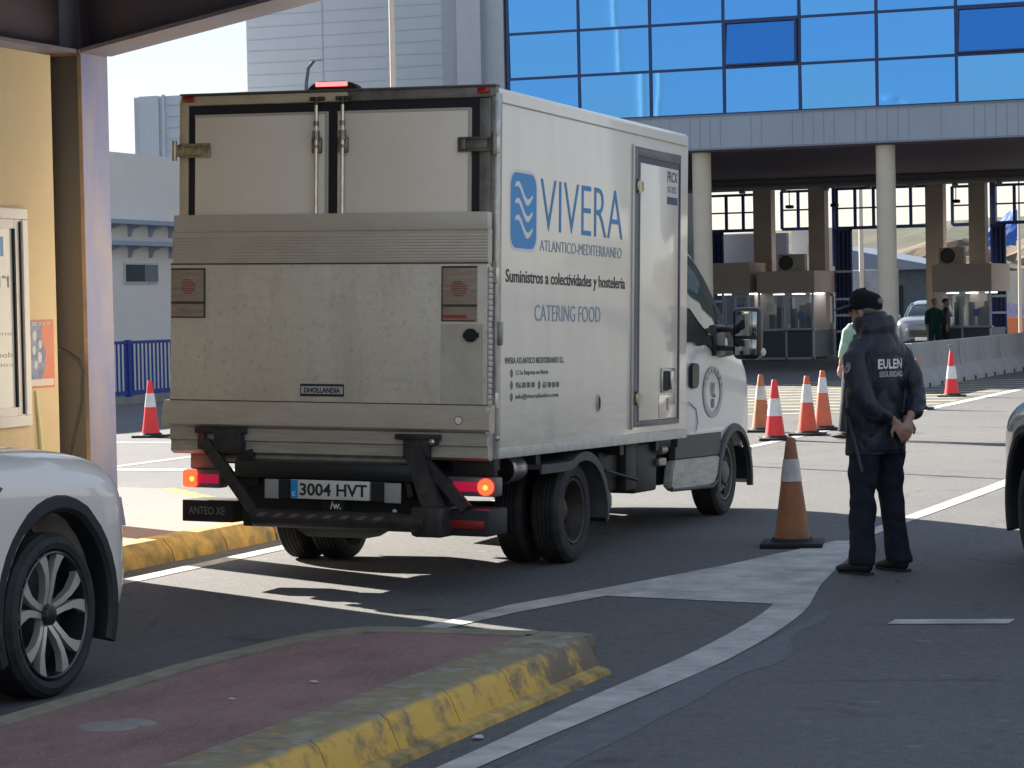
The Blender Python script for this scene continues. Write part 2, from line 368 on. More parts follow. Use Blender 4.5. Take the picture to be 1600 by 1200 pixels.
# pink pavement on the left with its yellow kerb
pv = MB(); pv.prism([(-12.0, -6), (-8.86, -6), (-8.86, 17.2), (-9.0, 17.7), (-9.5, 18.4), (-11.2, 20.2), (-12.0, 20.4)], 'z', -.05, .15)
struct('pavement', pv, PINK_PAVE, 0)
k2 = MB(); yy = -6.
while yy < 17.0:
    b = min(yy+.8, 17.25)
    k2.prism([(-8.86, -.05), (-8.60, -.05), (-8.63, .08), (-8.70, .16), (-8.86, .16)], 'y', yy+.006, b-.006); yy += .8
q = [(-8.60, 17.25), (-8.66, 17.6), (-8.85, 17.95), (-9.4, 18.55), (-11.1, 20.35)]; qi = [(-8.86, 17.25), (-8.9, 17.5), (-9.05, 17.75), (-9.55, 18.35), (-11.2, 20.1)]
k2.loft([[(*a, -.05), (*a, .1), ((a[0]+b[0])/2, (a[1]+b[1])/2, .16), (*b, .16), (*b, -.05)] for a, b in zip(q, qi)])
struct('kerb', k2, KERB_Y)
fb = MB(); fb.prism([(-25.3, 30), (-24.7, 30), (-24.7, 57), (-25.3, 57)], 'z', -.02, .12); struct('kerb', fb, mat('grey_kerb', (.28, .27, .25), .85, var=.2))

# ------------------------------------------------------------ hills and far ground
def hill(x0, x1, y0, y1, hf, nx, ny, name, mt):
    mb = MB(); V = []
    for j in range(ny+1):
        V.append([mb.bm.verts.new((x0+(x1-x0)*i/nx, y0+(y1-y0)*j/ny, hf(x0+(x1-x0)*i/nx, j/ny))) for i in range(nx+1)])
    for j in range(ny):
        for i in range(nx): mb.bm.faces.new((V[j][i], V[j][i+1], V[j+1][i+1], V[j+1][i]))
    return struct(name, mb, mt, 0)
HILL = mat('scrub_hillside', (.028, .042, .018), .95, vcol=(.075, .066, .042), vscale=.05, bump=.8, bscale=.4)
hill(-500, 200, 380, 640, lambda x, t: -1+19*math.sin(min(1, t*1.6)*math.pi/2)+2.2*noise.noise(Vector((x*.02, t*3, 0)))+.8*noise.noise(Vector((x*.11, t*9, 2)))+(x+100)*.012, 180, 24, 'hill', HILL)
ROCK = mat('rocky_earth_slope', (.17, .115, .07), .95, vcol=(.055, .05, .035), vscale=.35, bump=1., bscale=1.4)
hill(-70, 30, 138, 175, lambda x, t: -.5+5.6*min(1, t*2)+.8*noise.noise(Vector((x*.3, t*8, 1)))+.35*noise.noise(Vector((x*1.1, t*22, 4)))-(0 if x > -34 else min(2, (-34-x)*.2)), 130, 26, 'rocky_slope', ROCK)

# ------------------------------------------------------------ wheels
TYRE = mat('tyre_rubber', (.013, .013, .014), .7, vcol=(.035, .033, .031), vscale=9, bump=.25, bscale=40)
def wheel(parent, c, r, wd, side, style, T=None, tread=True):
    """side +1: outer face towards +x"""
    rr = {'van': .232, 'dual': .225, 'alloy': .292, 'car': .22}[style]
    cx, cy, cz = c
    wl = thing('wheel', None, None, c); wl.parent = parent
    for k_ in ('label', 'category'):
        if k_ in wl: del wl[k_]
    t = MB(); h = wd/2; s = side
    prof = [(s*(h-.025), rr), (s*(h-.004), rr+.012), (s*(h+.004), rr+(r-rr)*.45), (s*(h-.004), rr+(r-rr)*.78), (s*(h-.022), r-.008)]
    nb = 5
    for i in range(nb):
        a = (h-.03)-(2*h-.06)*i/nb; b = (h-.03)-(2*h-.06)*(i+.78)/nb
        prof += [(s*a, r), (s*b, r), (s*(b-.001), r-.010), (s*((h-.03)-(2*h-.06)*(i+1)/nb+.001), r-.010)]
    prof += [(-s*(h-.022), r-.008), (-s*(h-.004), rr+(r-rr)*.7), (-s*h, rr+(r-rr)*.3), (-s*(h-.02), rr), (s*(h-.025), rr)]
    t.lathe(prof, (0, 0, 0), 'x', 56); t.build('tyre', TYRE, wl, smooth=30)
    q = MB()
    if style in ('van', 'dual'):
        mt = mat('dusty_wheel_steel', (.16, .15, .14), .55, .4, var=.35, vscale=15) if style == 'van' else mat('brown_wheel_steel', (.085, .07, .06), .6, .4, var=.4, vscale=15)
        dp = -.035 if style == 'van' else -.12
        q.lathe([(s*(h-.024), rr+.001), (s*(h-.008), rr-.004), (s*(h-.012), rr-.02), (s*(h-.05), rr-.03), (s*(h+dp-.02), rr-.05), (s*(h+dp), rr*.62), (s*(h+dp-.01), rr*.42), (s*(h+dp+.03), rr*.40), (s*(h+dp+.05), .05), (s*(h+dp+.05), 0)], (0, 0, 0), 'x', 40)
        for i in range(6):
            a = 2*math.pi*i/6; y, z = rr*.52*math.cos(a), rr*.52*math.sin(a)
            q.cyl((s*(h+dp), y, z), (s*(h+dp+.025), y, z), .014, n=6)
        q.build('rim', mt, wl)
        e = MB()
        for i in range(8):
            a = 2*math.pi*(i+.5)/8; y, z = rr*.75*math.cos(a), rr*.75*math.sin(a)
            e.cyl((s*(h+dp-.02), y, z), (s*(h+dp+.004), y*1.0, z*1.0), .023, n=12)
        e.build('hand_hole', BLACK, wl)
    else:
        q.lathe([(s*(h-.024), rr+.001), (s*(h-.006), rr-.004), (s*(h-.012), rr-.014), (s*(h-.06), rr-.02), (s*(-h*.2), rr-.03), (s*(-h*.25), 0)], (0, 0, 0), 'x', 56)
        q.build('rim', BLK_GLOSS, wl)
        ALU = mat('machined_alloy', (.85, .80, .72), .35, .75)
        sp = MB(); f = h-.012
        for i in range(5):
            a0 = 2*math.pi*i/5+R(90)
            def pt(rad, da, dep=0): return (s*(f+dep), rad*math.cos(a0+da), rad*math.sin(a0+da))
            if style == 'alloy':
                for sg in (-1, 1):
                    P = [(.05, sg*.34, -.03), (.12, sg*.17, -.014), (.19, sg*.165, -.006), (.25, sg*.235, -.001), (.289, sg*.30, .001)]
                    W_ = [.014, .014, .017, .026, .034]
                    secs = []
                    for (rad, da, dep), w_ in zip(P, W_):
                        c0 = Vector(pt(rad, da, dep)); tg = Vector((0, -math.sin(a0+da), math.cos(a0+da)))
                        secs.append([c0-tg*w_, c0+tg*w_, c0+tg*w_-Vector((s*.035, 0, 0)), c0-tg*w_-Vector((s*.035, 0, 0))])
                    sp.loft(secs)
            else:
                c0 = [Vector(pt(.03, 0, -.02)), Vector(pt(rr-.01, 0, 0))]; tg = Vector((0, -math.sin(a0), math.cos(a0)))
                sp.loft([[p-tg*.022, p+tg*.022, p+tg*.022-Vector((s*.03, 0, 0)), p-tg*.022-Vector((s*.03, 0, 0))] for p in c0])
        sp.build('spokes', ALU, wl, smooth=25)
        hb = MB(); hb.lathe([(s*(f-.06), .05), (s*(f-.008), .046), (s*(f-.002), .03), (s*f, 0)], (0, 0, 0), 'x', 24); hb.build('hub_cap', BLK_GLOSS, wl)
        if style == 'alloy':
            hl = MB(); hl.lathe([(s*(h-.006), rr-.002), (s*(h-.002), rr-.008), (s*(h-.01), rr-.013)], (0, 0, 0), 'x', 56); hl.build('rim_edge', mat('dull_alloy', (.12, .12, .12), .35, .8), wl)
    return wl

# ------------------------------------------------------------ the box truck
TX, TY = -5.7371, 14.4188
truck = thing('box_truck', 'white refrigerated box truck with a blue wave logo, lettered side and raised grey tail lift', 'truck', (TX, TY, 0))
fx = Vector((.99974, -.00947, -.02067)); fy_ = Vector((.00905, .99975, -.02038)); fz = fx.cross(fy_).normalized(); fx = fy_.cross(fz).normalized()
TT = Matrix(((fx.x, fy_.x, fz.x, 0), (fx.y, fy_.y, fz.y, 0), (fx.z, fy_.z, fz.z, 0), (0, 0, 0, 1)))   # sagging on its springs
def side_mat():
    m = bpy.data.materials.new('white_gel_coat'); m.use_nodes = True; n = m.node_tree; b = n.nodes['Principled BSDF']
    tc = n.nodes.new('ShaderNodeTexCoord'); mp = n.nodes.new('ShaderNodeMapping'); mp.inputs['Scale'].default_value = (1, 1, .35); n.links.new(tc.outputs['Object'], mp.inputs[0])
    nz = n.nodes.new('ShaderNodeTexNoise'); nz.inputs['Scale'].default_value = 5; nz.inputs['Detail'].default_value = 8; n.links.new(mp.outputs[0], nz.inputs[0])
    mx = n.nodes.new('ShaderNodeMix'); mx.data_type = 'RGBA'; mx.inputs[6].default_value = (.90, .80, .66, 1); mx.inputs[7].default_value = (.85, .75, .61, 1)
    rp = n.nodes.new('ShaderNodeMapRange'); rp.inputs[1].default_value = .4; rp.inputs[2].default_value = .7; n.links.new(nz.outputs[0], rp.inputs[0]); n.links.new(rp.outputs[0], mx.inputs[0])
    sp = n.nodes.new('ShaderNodeSeparateXYZ'); n.links.new(tc.outputs['Object'], sp.inputs[0])
    # road film on the lowest part of the panel
    mp2 = n.nodes.new('ShaderNodeMapping'); mp2.inputs['Scale'].default_value = (1, .5, 7); n.links.new(tc.outputs['Object'], mp2.inputs[0])
    n2 = n.nodes.new('ShaderNodeTexNoise'); n2.inputs['Scale'].default_value = 4; n2.inputs['Detail'].default_value = 8; n.links.new(mp2.outputs[0], n2.inputs[0])
    r2 = n.nodes.new('ShaderNodeMapRange'); r2.inputs[1].default_value = 1.35; r2.inputs[2].default_value = .85; r2.inputs[3].default_value = 0; r2.inputs[4].default_value = 1; n.links.new(sp.outputs[2], r2.inputs[0])
    ml = n.nodes.new('ShaderNodeMath'); ml.operation = 'MULTIPLY'; n.links.new(r2.outputs[0], ml.inputs[0]); n.links.new(n2.outputs[0], ml.inputs[1])
    m2 = n.nodes.new('ShaderNodeMix'); m2.data_type = 'RGBA'; n.links.new(ml.outputs[0], m2.inputs[0]); n.links.new(mx.outputs[2], m2.inputs[6]); m2.inputs[7].default_value = (.42, .38, .31, 1)
    n.links.new(m2.outputs[2], b.inputs['Base Color']); b.inputs['Roughness'].default_value = .28; b.inputs['Coat Weight'].default_value = .6; b.inputs['Coat Roughness'].default_value = .08
    bp = n.nodes.new('ShaderNodeBump'); bp.inputs['Strength'].default_value = .06; bp.inputs['Distance'].default_value = .05
    n3 = n.nodes.new('ShaderNodeTexNoise'); n3.inputs['Scale'].default_value = 2.2; n.links.new(tc.outputs['Object'], n3.inputs[0]); n.links.new(n3.outputs[0], bp.inputs['Height']); n.links.new(bp.outputs[0], b.inputs['Normal'])
    return m
BOXW = side_mat()
DOORW = mat('door_panel_white', (.86, .75, .61), .5, vcol=(.83, .72, .58), vscale=2.5, bump=.05)
FRAMEW = mat('beige_frame_rail', (.62, .50, .33), .45, .1, vcol=(.50, .41, .28), vscale=5)
GREYRAIL = mat('grey_frame_rail', (.25, .235, .21), .45, .4, var=.4, vscale=9)
SEAL = mat('door_seal', (.008, .009, .016), .5)
LOGO = mat('logo_blue', (.008, .27, .62), .4); LOGOL = mat('lettering_blue', (.012, .22, .52), .4); PALE_L = mat('faded_lettering_blue', (.26, .34, .45), .5)
INK = mat('black_lettering', (.02, .02, .024), .5); INKG = mat('grey_lettering', (.16, .155, .15), .5); WHT = mat('white_vinyl', (.8, .79, .76), .4)
bx = MB(); bx.box(-2.19, 0, 0, 3.865, .815, 3.09, .035, 3); body = bx.build('cargo_box', BOXW, truck, TT)
def part(name, mb, mt, parent=body, smooth=40): return mb.build(name, mt, parent, None, smooth)
# aluminium edge rails on the side
part('edge_rail', MB().box(0, .012, .02, 3.82, .80, .865, .003), mat('side_rail_white', (.62, .58, .50), .35, var=.25, vscale=12))
part('edge_rail', MB().box(0, .008, .03, 3.80, 2.992, 3.000, .002), mat('seam_grey', (.45, .42, .36), .5))
part('corner_post', MB().box(-.03, .012, -.03, .055, .80, 3.05, .006), mat('post_alloy', (.50, .48, .44), .3, .6, var=.35, vscale=9))
# rear frame
fr_ = MB(); fr_.box(-2.2, -2.135, -.03, 0, .82, 3.06, .008); fr_.box(-2.19, -1.0, -.035, .02, 3.022, 3.085, .01); part('rear_frame', fr_, FRAMEW)
fr_ = MB(); fr_.box(-.108, -.03, -.03, 0, .82, 3.02, .008); fr_.box(-.998, 0.005, -.035, .02, 3.022, 3.09, .01); part('rear_frame', fr_, GREYRAIL)
part('roof_lip', MB().box(-2.19, .005, -.045, .03, 3.086, 3.10, .004), mat('roof_lip_brown', (.10, .085, .075), .6))
se = MB(); se.box(-2.135, -.108, -.018, 0, 2.964, 3.022); se.box(-2.135, -2.087, -.018, 0, .84, 2.964); se.box(-1.136, -1.074, -.018, 0, .84, 2.964); se.box(-.125+.0, -.108+.0, -.018, 0, .84, 2.964); se.box(-.16, -.125, -.016, 0, .84, 2.964)
part('door_seal', se, SEAL)
for x0, x1 in ((-2.087, -1.136), (-1.074, -.16)):
    d = part('rear_door', MB().box(x0+.004, x1-.004, -.034, 0, .86, 2.962, .006), DOORW)
    part('door_edge', MB().box(x0+.004, x1-.004, -.036, -.033, 2.945, 2.962), mat('door_edge_alloy', (.55, .51, .44), .4, .3), d)
    part('door_edge', MB().box(x1-.02, x1-.004, -.036, -.0335, .86, 2.944), mat('door_edge_alloy', (.55, .51, .44), .4, .3), d)
for x in (-1.205, -1.022):
    r_ = part('lock_rod', MB().cyl((x, -.06, .9), (x, -.06, 3.0), .013, n=12), CHROME)
    kp = MB(); kp.box(x-.035, x+.035, -.062, -.034, 2.70, 2.80, .008); kp.cyl((x, -.062, 2.78), (x, -.062, 2.84), .024, n=14); kp.cyl((x, -.062, 2.73), (x, -.062, 2.75), .02, n=14)
    kp.cyl((x, -.062, 2.87), (x, -.062, 2.90), .018, n=12); part('rod_bracket', kp, mat('bracket_steel', (.30, .27, .23), .35, .85, var=.5, vscale=30), r_)
    kk = MB(); kk.box(x-.055, x+.05, -.055, -.03, 3.03, 3.055, .006); kk.cyl((x-.03, -.07, 3.042), (x-.03, -.03, 3.042), .012, n=8); kk.cyl((x+.03, -.07, 3.042), (x+.03, -.03, 3.042), .012, n=8); kk.cyl((x, -.06, 3.0), (x, -.06, 3.05), .012, n=10)
    part('rod_keeper', kk, mat('keeper_steel', (.09, .075, .065), .5, .6), r_)
HNG = mat('hinge_steel', (.50, .42, .31), .3, .8, var=.45, vscale=25)
for z in (2.735, 1.95, 1.15):
    for sgn, xo, xi, mt_ in ((-1, -2.21, -1.965, HNG), (1, .0, -.245, mat('hinge_grey', (.22, .21, .19), .35, .8, var=.4, vscale=25))):
        h = MB(); lo, hi = min(xo, xi), max(xo, xi)
        h.box(lo+.02, hi-.02, -.05, -.034, z-.045, z-.030, .003); h.box(lo+.02, hi-.02, -.05, -.034, z+.030, z+.045, .003)
        xe = xi+(-.0 if sgn < 0 else 0); h.box(min(xe, xe+sgn*.05), max(xe, xe+sgn*.05), -.048, -.034, z-.045, z+.045, .003)
        h.box(lo, hi-.03, -.043, -.034, z-.03, z+.03, .001); h.box(lo-.02, lo+.05, -.05, -.034, z-.04, z+.04, .003) if sgn < 0 else h.box(hi-.05, hi+.004, -.05, -.034, z-.04, z+.04, .003)
        h.cyl((xo+(-.012 if sgn < 0 else -.0), -.052, z-.065), (xo+(-.012 if sgn < 0 else -.0), -.052, z+.065), .017, n=12)
        part('hinge', h, mt_)
for x in (-2.125, -.075): part('marker_lamp', MB().box(x-.04, x+.04, -.06, -.035, 3.045, 3.08, .008), RED_LENS)
bc = part('brake_lamp', MB().prism([(-1.28, 3.10), (-1.255, 3.128), (-1.2, 3.152), (-1.02, 3.152), (-.96, 3.13), (-.925, 3.10)], 'y', -.04, .05, .005), BLACK)
part('lamp_lens', MB().box(-1.22, -1.0, -.046, -.038, 3.118, 3.146, .003), mat('lit_brake_lens', (1., .10, .10), .3, emit=1.0), bc)
part('door_latch', MB().box(.0, .03, .0, .05, 1.50, 1.645, .008), mat('latch_alloy', (.25, .24, .2), .35, .7))
for z in (2.73, 1.93, 1.16): part('hinge_clip', MB().box(.0, .02, -.045, .015, z-.05, z+.05, .006), mat('clip_alloy', (.62, .58, .50), .3, .6))
part('rail_bolt', MB().ball((.015, -.01, .93), .018, seg=10), CHROME)
# side door
df = MB(); X0 = .001
df.box(X0, .014, 2.554, 2.64, .915, 2.905, .003); df.box(X0, .014, 2.64, 3.626, 2.845, 2.905, .003); df.box(X0, .014, 3.60, 3.626, .915, 2.845, .003); df.box(X0, .014, 2.64, 3.60, .915, .955, .003)
sdr = part('side_door', df, mat('door_frame_grey', (.13, .135, .15), .4, .3, var=.3, vscale=10))
part('frame_trim', MB().box(X0, .017, 2.535, 2.556, .90, 2.92, .002).box(X0, .017, 2.556, 3.626, 2.906, 2.918, .002), mat('trim_alloy', (.55, .53, .5), .3, .5), sdr)
part('door_gasket', MB().box(X0, .008, 2.64, 3.60, 2.80, 2.845).box(X0, .008, 3.567, 3.60, .955, 2.80).box(X0, .008, 2.64, 2.70, .955, 2.8), mat('gasket_blue_grey', (.045, .055, .09), .5), sdr)
part('door_leaf', MB().box(X0, .012, 2.70, 3.567, .958, 2.80, .003), BOXW, sdr)
for z in (2.63, 1.12):
    part('hinge', MB().box(.012, .03, 2.60, 2.72, z-.035, z+.035, .006).cyl((.028, 2.63, z-.05), (.028, 2.63, z+.05), .014, n=10), mat('clip_gold', (.50, .42, .30), .3, .8), sdr)
lk = part('lock_case', MB().box(.012, .024, 3.18, 3.50, 1.15, 1.33, .006), mat('lock_alloy', (.35, .34, .33), .25, .8), sdr)
part('lock_recess', MB().box(.0241, .026, 3.21, 3.33, 1.165, 1.31, .004), BLACK, lk)
part('lock_handle', MB().box(.024, .045, 3.35, 3.42, 1.17, 1.31, .01), CHROME, lk)
part('lock_plate', MB().box(.012, .016, 3.14, 3.52, .965, 1.135, .003), mat('steel_plate', (.62, .58, .56), .18, .9), sdr)
part('plate_slot', MB().box(.016, .018, 3.32, 3.345, 1.02, 1.11), INKG, sdr)
part('certificate_sticker', MB().box(.012, .0135, 3.29, 3.545, 2.53, 2.79), mat('sticker_paper', (.6, .58, .56), .5), sdr)
st = sdr
text('sticker_lettering', 'FRCX', (.0136, 3.30, 2.70), (0, 1, 0), (0, 0, 1), .23, .075, INK, st, bold=.01)
text('sticker_lettering', '10-2025', (.0136, 3.31, 2.62), (0, 1, 0), (0, 0, 1), .20, .05, INKG, st)
part('sticker_band', MB().box(.0136, .0142, 3.295, 3.54, 2.535, 2.59), mat('sticker_navy', (.03, .05, .11), .5), st)
ov = MB(); ov.prism([(1.86+.03*math.cos(a*math.pi/8), 1.105+.058*math.sin(a*math.pi/8)) for a in range(16)], 'x', .0, .012); part('vent_rim', ov, mat('vent_alloy', (.5, .48, .44), .4, .4))
ov = MB(); ov.prism([(1.86+.02*math.cos(a*math.pi/8), 1.105+.046*math.sin(a*math.pi/8)) for a in range(16)], 'x', .0, .0135); part('vent_hole', ov, BLACK)
# writing on the side (x = 0 plane, reading towards the cab)
def side_text(s, y0, z0, y1, z1, mt_, bold=0., T=None): return text('side_lettering', s, (.0015, y0, z0), (0, 1, 0), (0, 0, 1), y1-y0, z1-z0, mt_, body, None, bold)
def rrect(y0, y1, z0, z1, r): return [(cy+r*math.cos(a), cz+r*math.sin(a)*1.0) for cy, cz, a0 in ((y1-r, z1-r, 0), (y0+r, z1-r, 90), (y0+r, z0+r, 180), (y1-r, z0+r, 270)) for a in [R(a0+t) for t in (0, 18, 36, 54, 72, 90)]]
part('logo_border', MB().prism(rrect(.205, .688, 2.09, 2.603, .10), 'x', .0005, .0012), WHT, smooth=0)
part('logo', MB().prism(rrect(.225, .668, 2.11, 2.583, .09), 'x', .0012, .0024), LOGO, smooth=0)
wv = MB()
for k_ in range(3):
    zc = 2.455-.105*k_; U = []; Lw = []
    for i in range(19):
        t = i/18; y = .30+.30*t; z = zc+.042*math.sin(2*math.pi*t*.98+.5)*(1)-.05*(t-.5)
        th = .021*(math.sin(math.pi*min(1, max(0, t*.86+.07)))**.45)
        U.append((.0026, y, z+th)); Lw.append((.0026, y, z-th))
    for i in range(18): wv.sheet([U[i], Lw[i], Lw[i+1], U[i+1]])
part('logo_waves', wv, WHT, smooth=0)
side_text('VIVERA', .745, 2.235, 2.34, 2.572, LOGOL, -.012)
side_text('ATLANTICO-MEDITERRANEO', .735, 2.105, 2.325, 2.178, PALE_L, -.01)
side_text('Suministros a colectividades y hosteleria', .150, 1.868, 2.40, 1.975, INK, .012)
side_text('CATERING FOOD', .650, 1.655, 1.895, 1.762, PALE_L, -.004)
side_text('VIVERA ATLANTICO MEDITERRANEO S.L.', .14, 1.385, 1.19, 1.425, INKG, .01)
side_text('C/ La Empresa en Norte', .33, 1.305, .90, 1.345, INKG, .01)
side_text('956 00 00 00', .33, 1.23, .66, 1.268, INKG, .01); side_text('657 00 00 00', .80, 1.225, 1.10, 1.263, INKG, .01)
side_text('info@viveratlantico.com', .33, 1.155, 1.09, 1.195, INKG, .01)
ic = MB()
for y, z in ((.26, 1.325), (.26, 1.25), (.26, 1.175), (.74, 1.245)): ic.prism([(y+.025*math.cos(a*math.pi/6), z+.028*math.sin(a*math.pi/6)) for a in range(12)], 'x', .0005, .0015)
part('contact_icons', ic, INKG)

# tail lift ---------------------------------------------------------------
def lift_mat():
    m = bpy.data.materials.new('dirty_lift_aluminium'); m.use_nodes = True; n = m.node_tree; b = n.nodes['Principled BSDF']
    tc = n.nodes.new('ShaderNodeTexCoord')
    def nz(st, sc, lo, hi, c=0, d=1, det=8):
        mp = n.nodes.new('ShaderNodeMapping'); mp.inputs['Scale'].default_value = st; n.links.new(tc.outputs['Object'], mp.inputs[0])
        x = n.nodes.new('ShaderNodeTexNoise'); x.inputs['Scale'].default_value = sc; x.inputs['Detail'].default_value = det; x.inputs['Roughness'].default_value = .7; n.links.new(mp.outputs[0], x.inputs[0])
        r = n.nodes.new('ShaderNodeMapRange'); r.inputs[1].default_value = lo; r.inputs[2].default_value = hi; r.inputs[3].default_value = c; r.inputs[4].default_value = d; n.links.new(x.outputs[0], r.inputs[0]); return r.outputs[0]
    def mix(f, a, c2):
        x = n.nodes.new('ShaderNodeMix'); x.data_type = 'RGBA'; n.links.new(f, x.inputs[0])
        for i, q in ((6, a), (7, c2)):
            if isinstance(q, tuple): x.inputs[i].default_value = q
            else: n.links.new(q, x.inputs[i])
        return x.outputs[2]
    c = mix(nz((1, 1, 1), 2.2, .35, .65), (.75, .66, .53, 1), (.67, .59, .475, 1))
    c = mix(nz((3, 1, .5), 2.0, .5, .8, 0, .45), c, (.42, .33, .235, 1))
    c = mix(nz((1, 1, 6), 2.5, .52, .75, 0, .5), c, (.50, .46, .38, 1))
    c = mix(nz((1, 1, 1), 28, .55, .7, 0, .4), c, (.20, .17, .13, 1))
    c = mix(nz((1, 1, 1), 11, .66, .70, 0, .6), c, (.62, .58, .5, 1))
    n.links.new(c, b.inputs['Base Color']); b.inputs['Roughness'].default_value = .5; b.inputs['Metallic'].default_value = .15
    bp = n.nodes.new('ShaderNodeBump'); bp.inputs['Strength'].default_value = .25; bp.inputs['Distance'].default_value = .01
    n.links.new(nz((1, 1, 1), 35, 0, 1), bp.inputs['Height']); n.links.new(bp.outputs[0], b.inputs['Normal'])
    return m
LIFT = lift_mat(); LIFT_D = mat('lift_dark_profile', (.60, .52, .42), .45, .15, vcol=(.53, .46, .375), vscale=3, stretch=(1, 1, 1.6), bump=.08, bscale=60)
lf = MB(); lf.box(-2.20, -.005, -.135, -.065, 1.135, 2.0, .004); lift = part('tail_lift', lf, LIFT, truck); lift.matrix_local = TT
rb = MB(); rb.box(-2.175, .0, -.145, -.07, 2.205, 2.316, .008); rb.box(-2.18, .0, -.132, -.07, 2.185, 2.205)
for i in range(9):
    z = 2.018+i*.0185; rb.box(-2.185, 0, -.139, -.12, z, z+.0145, .002)
rb.box(-2.18, -.003, -.1355, -.065, 2.0, 2.21)
part('ribbed_profile', rb, LIFT_D, lift)
part('lower_profile', MB().prism([(-.135, 1.133), (-.165, 1.06), (-.165, .985), (-.14, .965), (-.07, .965), (-.07, 1.133)], 'x', -2.245, .025), mat('lift_lower_band', (.50, .42, .32), .45, .15, vcol=(.58, .49, .38), vscale=4, stretch=(1, 1, 4), bump=.15), lift)
lw = MB(); lw.prism([(-.13, .962), (-.135, .885), (-.118, .875), (-.12, .81), (-.08, .79), (-.03, .80), (-.03, .962)], 'x', -2.20, 0.0); part('hinge_profile', lw, mat('lift_hinge_profile', (.50, .45, .38), .4, .3, vcol=(.38, .34, .285), vscale=5, stretch=(1, 1, 8)), lift)
part('lower_tube', MB().cyl((-1.9, -.08, .775), (-.45, -.08, .775), .028, n=14), mat('tube_alloy', (.36, .35, .33), .35, .6, var=.3, vscale=9), lift)
SEALM = mat('dark_seal_line', (.05, .045, .04), .7)
part('seam', MB().box(-2.20, 0, -.137, -.13, 1.132, 1.138).box(-2.20, 0, -.138, -.13, 2.0, 2.008), SEALM, lift)
DEC = mat('worn_reflector_decal', (.30, .225, .155), .6, vcol=(.40, .32, .235), vscale=7, stretch=(1, 1, 6), bump=.2)
for x0, x1, z0, z1 in ((-2.192, -1.945, 1.66, 1.978), (-.306, -.07, 1.645, 1.985)):
    d = part('warning_decal', MB().box(x0, x1, -.139, -.134, z0, z1, .001), DEC, lift)
    o_ = MB(); o_.box(x0, x1, -.141, -.138, z1-.012, z1); o_.box(x0, x1, -.141, -.138, z0+.09, z0+.105); o_.box(x1-.012, x1, -.141, -.138, z0, z1-.012) if x0 < -1 else o_.box(x0, x0+.008, -.141, -.138, z0, z1-.012)
    o_.box(x0, x1-.013, -.141, -.138, z0, z0+.008)
    part('decal_border', o_, mat('decal_brown', (.075, .05, .035), .7), d)
    rs = MB(); random.seed(3)
    for i in range(7):
        hw_ = .055*math.sqrt(max(.05, 1-((i-3)/3.6)**2)); zc = z0+.155+i*.014; j = random.uniform(-.012, .012)
        rs.box((x0+x1)/2-hw_+j, (x0+x1)/2+hw_+j, -.1405, -.1385, zc, zc+.008)
    part('faded_spot', rs, mat('faded_red', (.33, .10, .07), .6), d)
part('red_stripe', MB().box(-.305, -.14, -.1405, -.1385, 1.665, 1.685), mat('scuffed_red', (.45, .04, .03), .6), lift)
part('worn_corner_panel', MB().box(-.31, -.03, -.1372, -.1345, 1.14, 1.63), mat('lift_bare_metal', (.60, .55, .46), .45, .25, vcol=(.52, .46, .38), vscale=6, bump=.1), lift)
cp = MB(); cp.cyl((-.108, -.16, 1.561), (-.108, -.13, 1.561), .042, n=14); cp.cyl((-.108, -.175, 1.561), (-.108, -.155, 1.561), .03, n=8); cp.box(-.16, -.056, -.15, -.134, 1.545, 1.577, .004); part('black_knob', cp, BLACK, lift)
sk = part('maker_strip', MB().box(-1.269, -.966, -.1385, -.134, 1.172, 1.25), INK, lift)
part('strip_field', MB().box(-1.262, -.973, -.1395, -.1384, 1.188, 1.235), mat('strip_silver', (.5, .48, .45), .4), sk)
text('strip_lettering', 'DHOLLANDIA', (-1.24, -.1397, 1.194), (1, 0, 0), (0, 0, 1), .25, .033, INK, sk, bold=.03)
rc = part('round_sticker', MB().cyl((-.176, -.168, 1.04), (-.176, -.15, 1.04), .028, n=20), mat('sticker_red', (.35, .13, .11), .5), lift)
part('sticker_disc', MB().cyl((-.176, -.1695, 1.04), (-.176, -.16, 1.04), .022, n=20), WHT, rc)
gd = MB()
for i in range(26): 
    z = 1.1+i*.034; wob = .004*noise.noise(Vector((0, 0, z*9)))
    gd.box(-.004, .008+wob, -.13, -.07, z, z+.03, .003)
part('edge_buffer', gd, mat('edge_pale', (.5, .47, .42), .4, .3), lift)
part('edge_buffer', MB().box(-.01, .02, -.15, -.07, .955, 1.12, .008), mat('buffer_white', (.62, .60, .55), .4), lift)
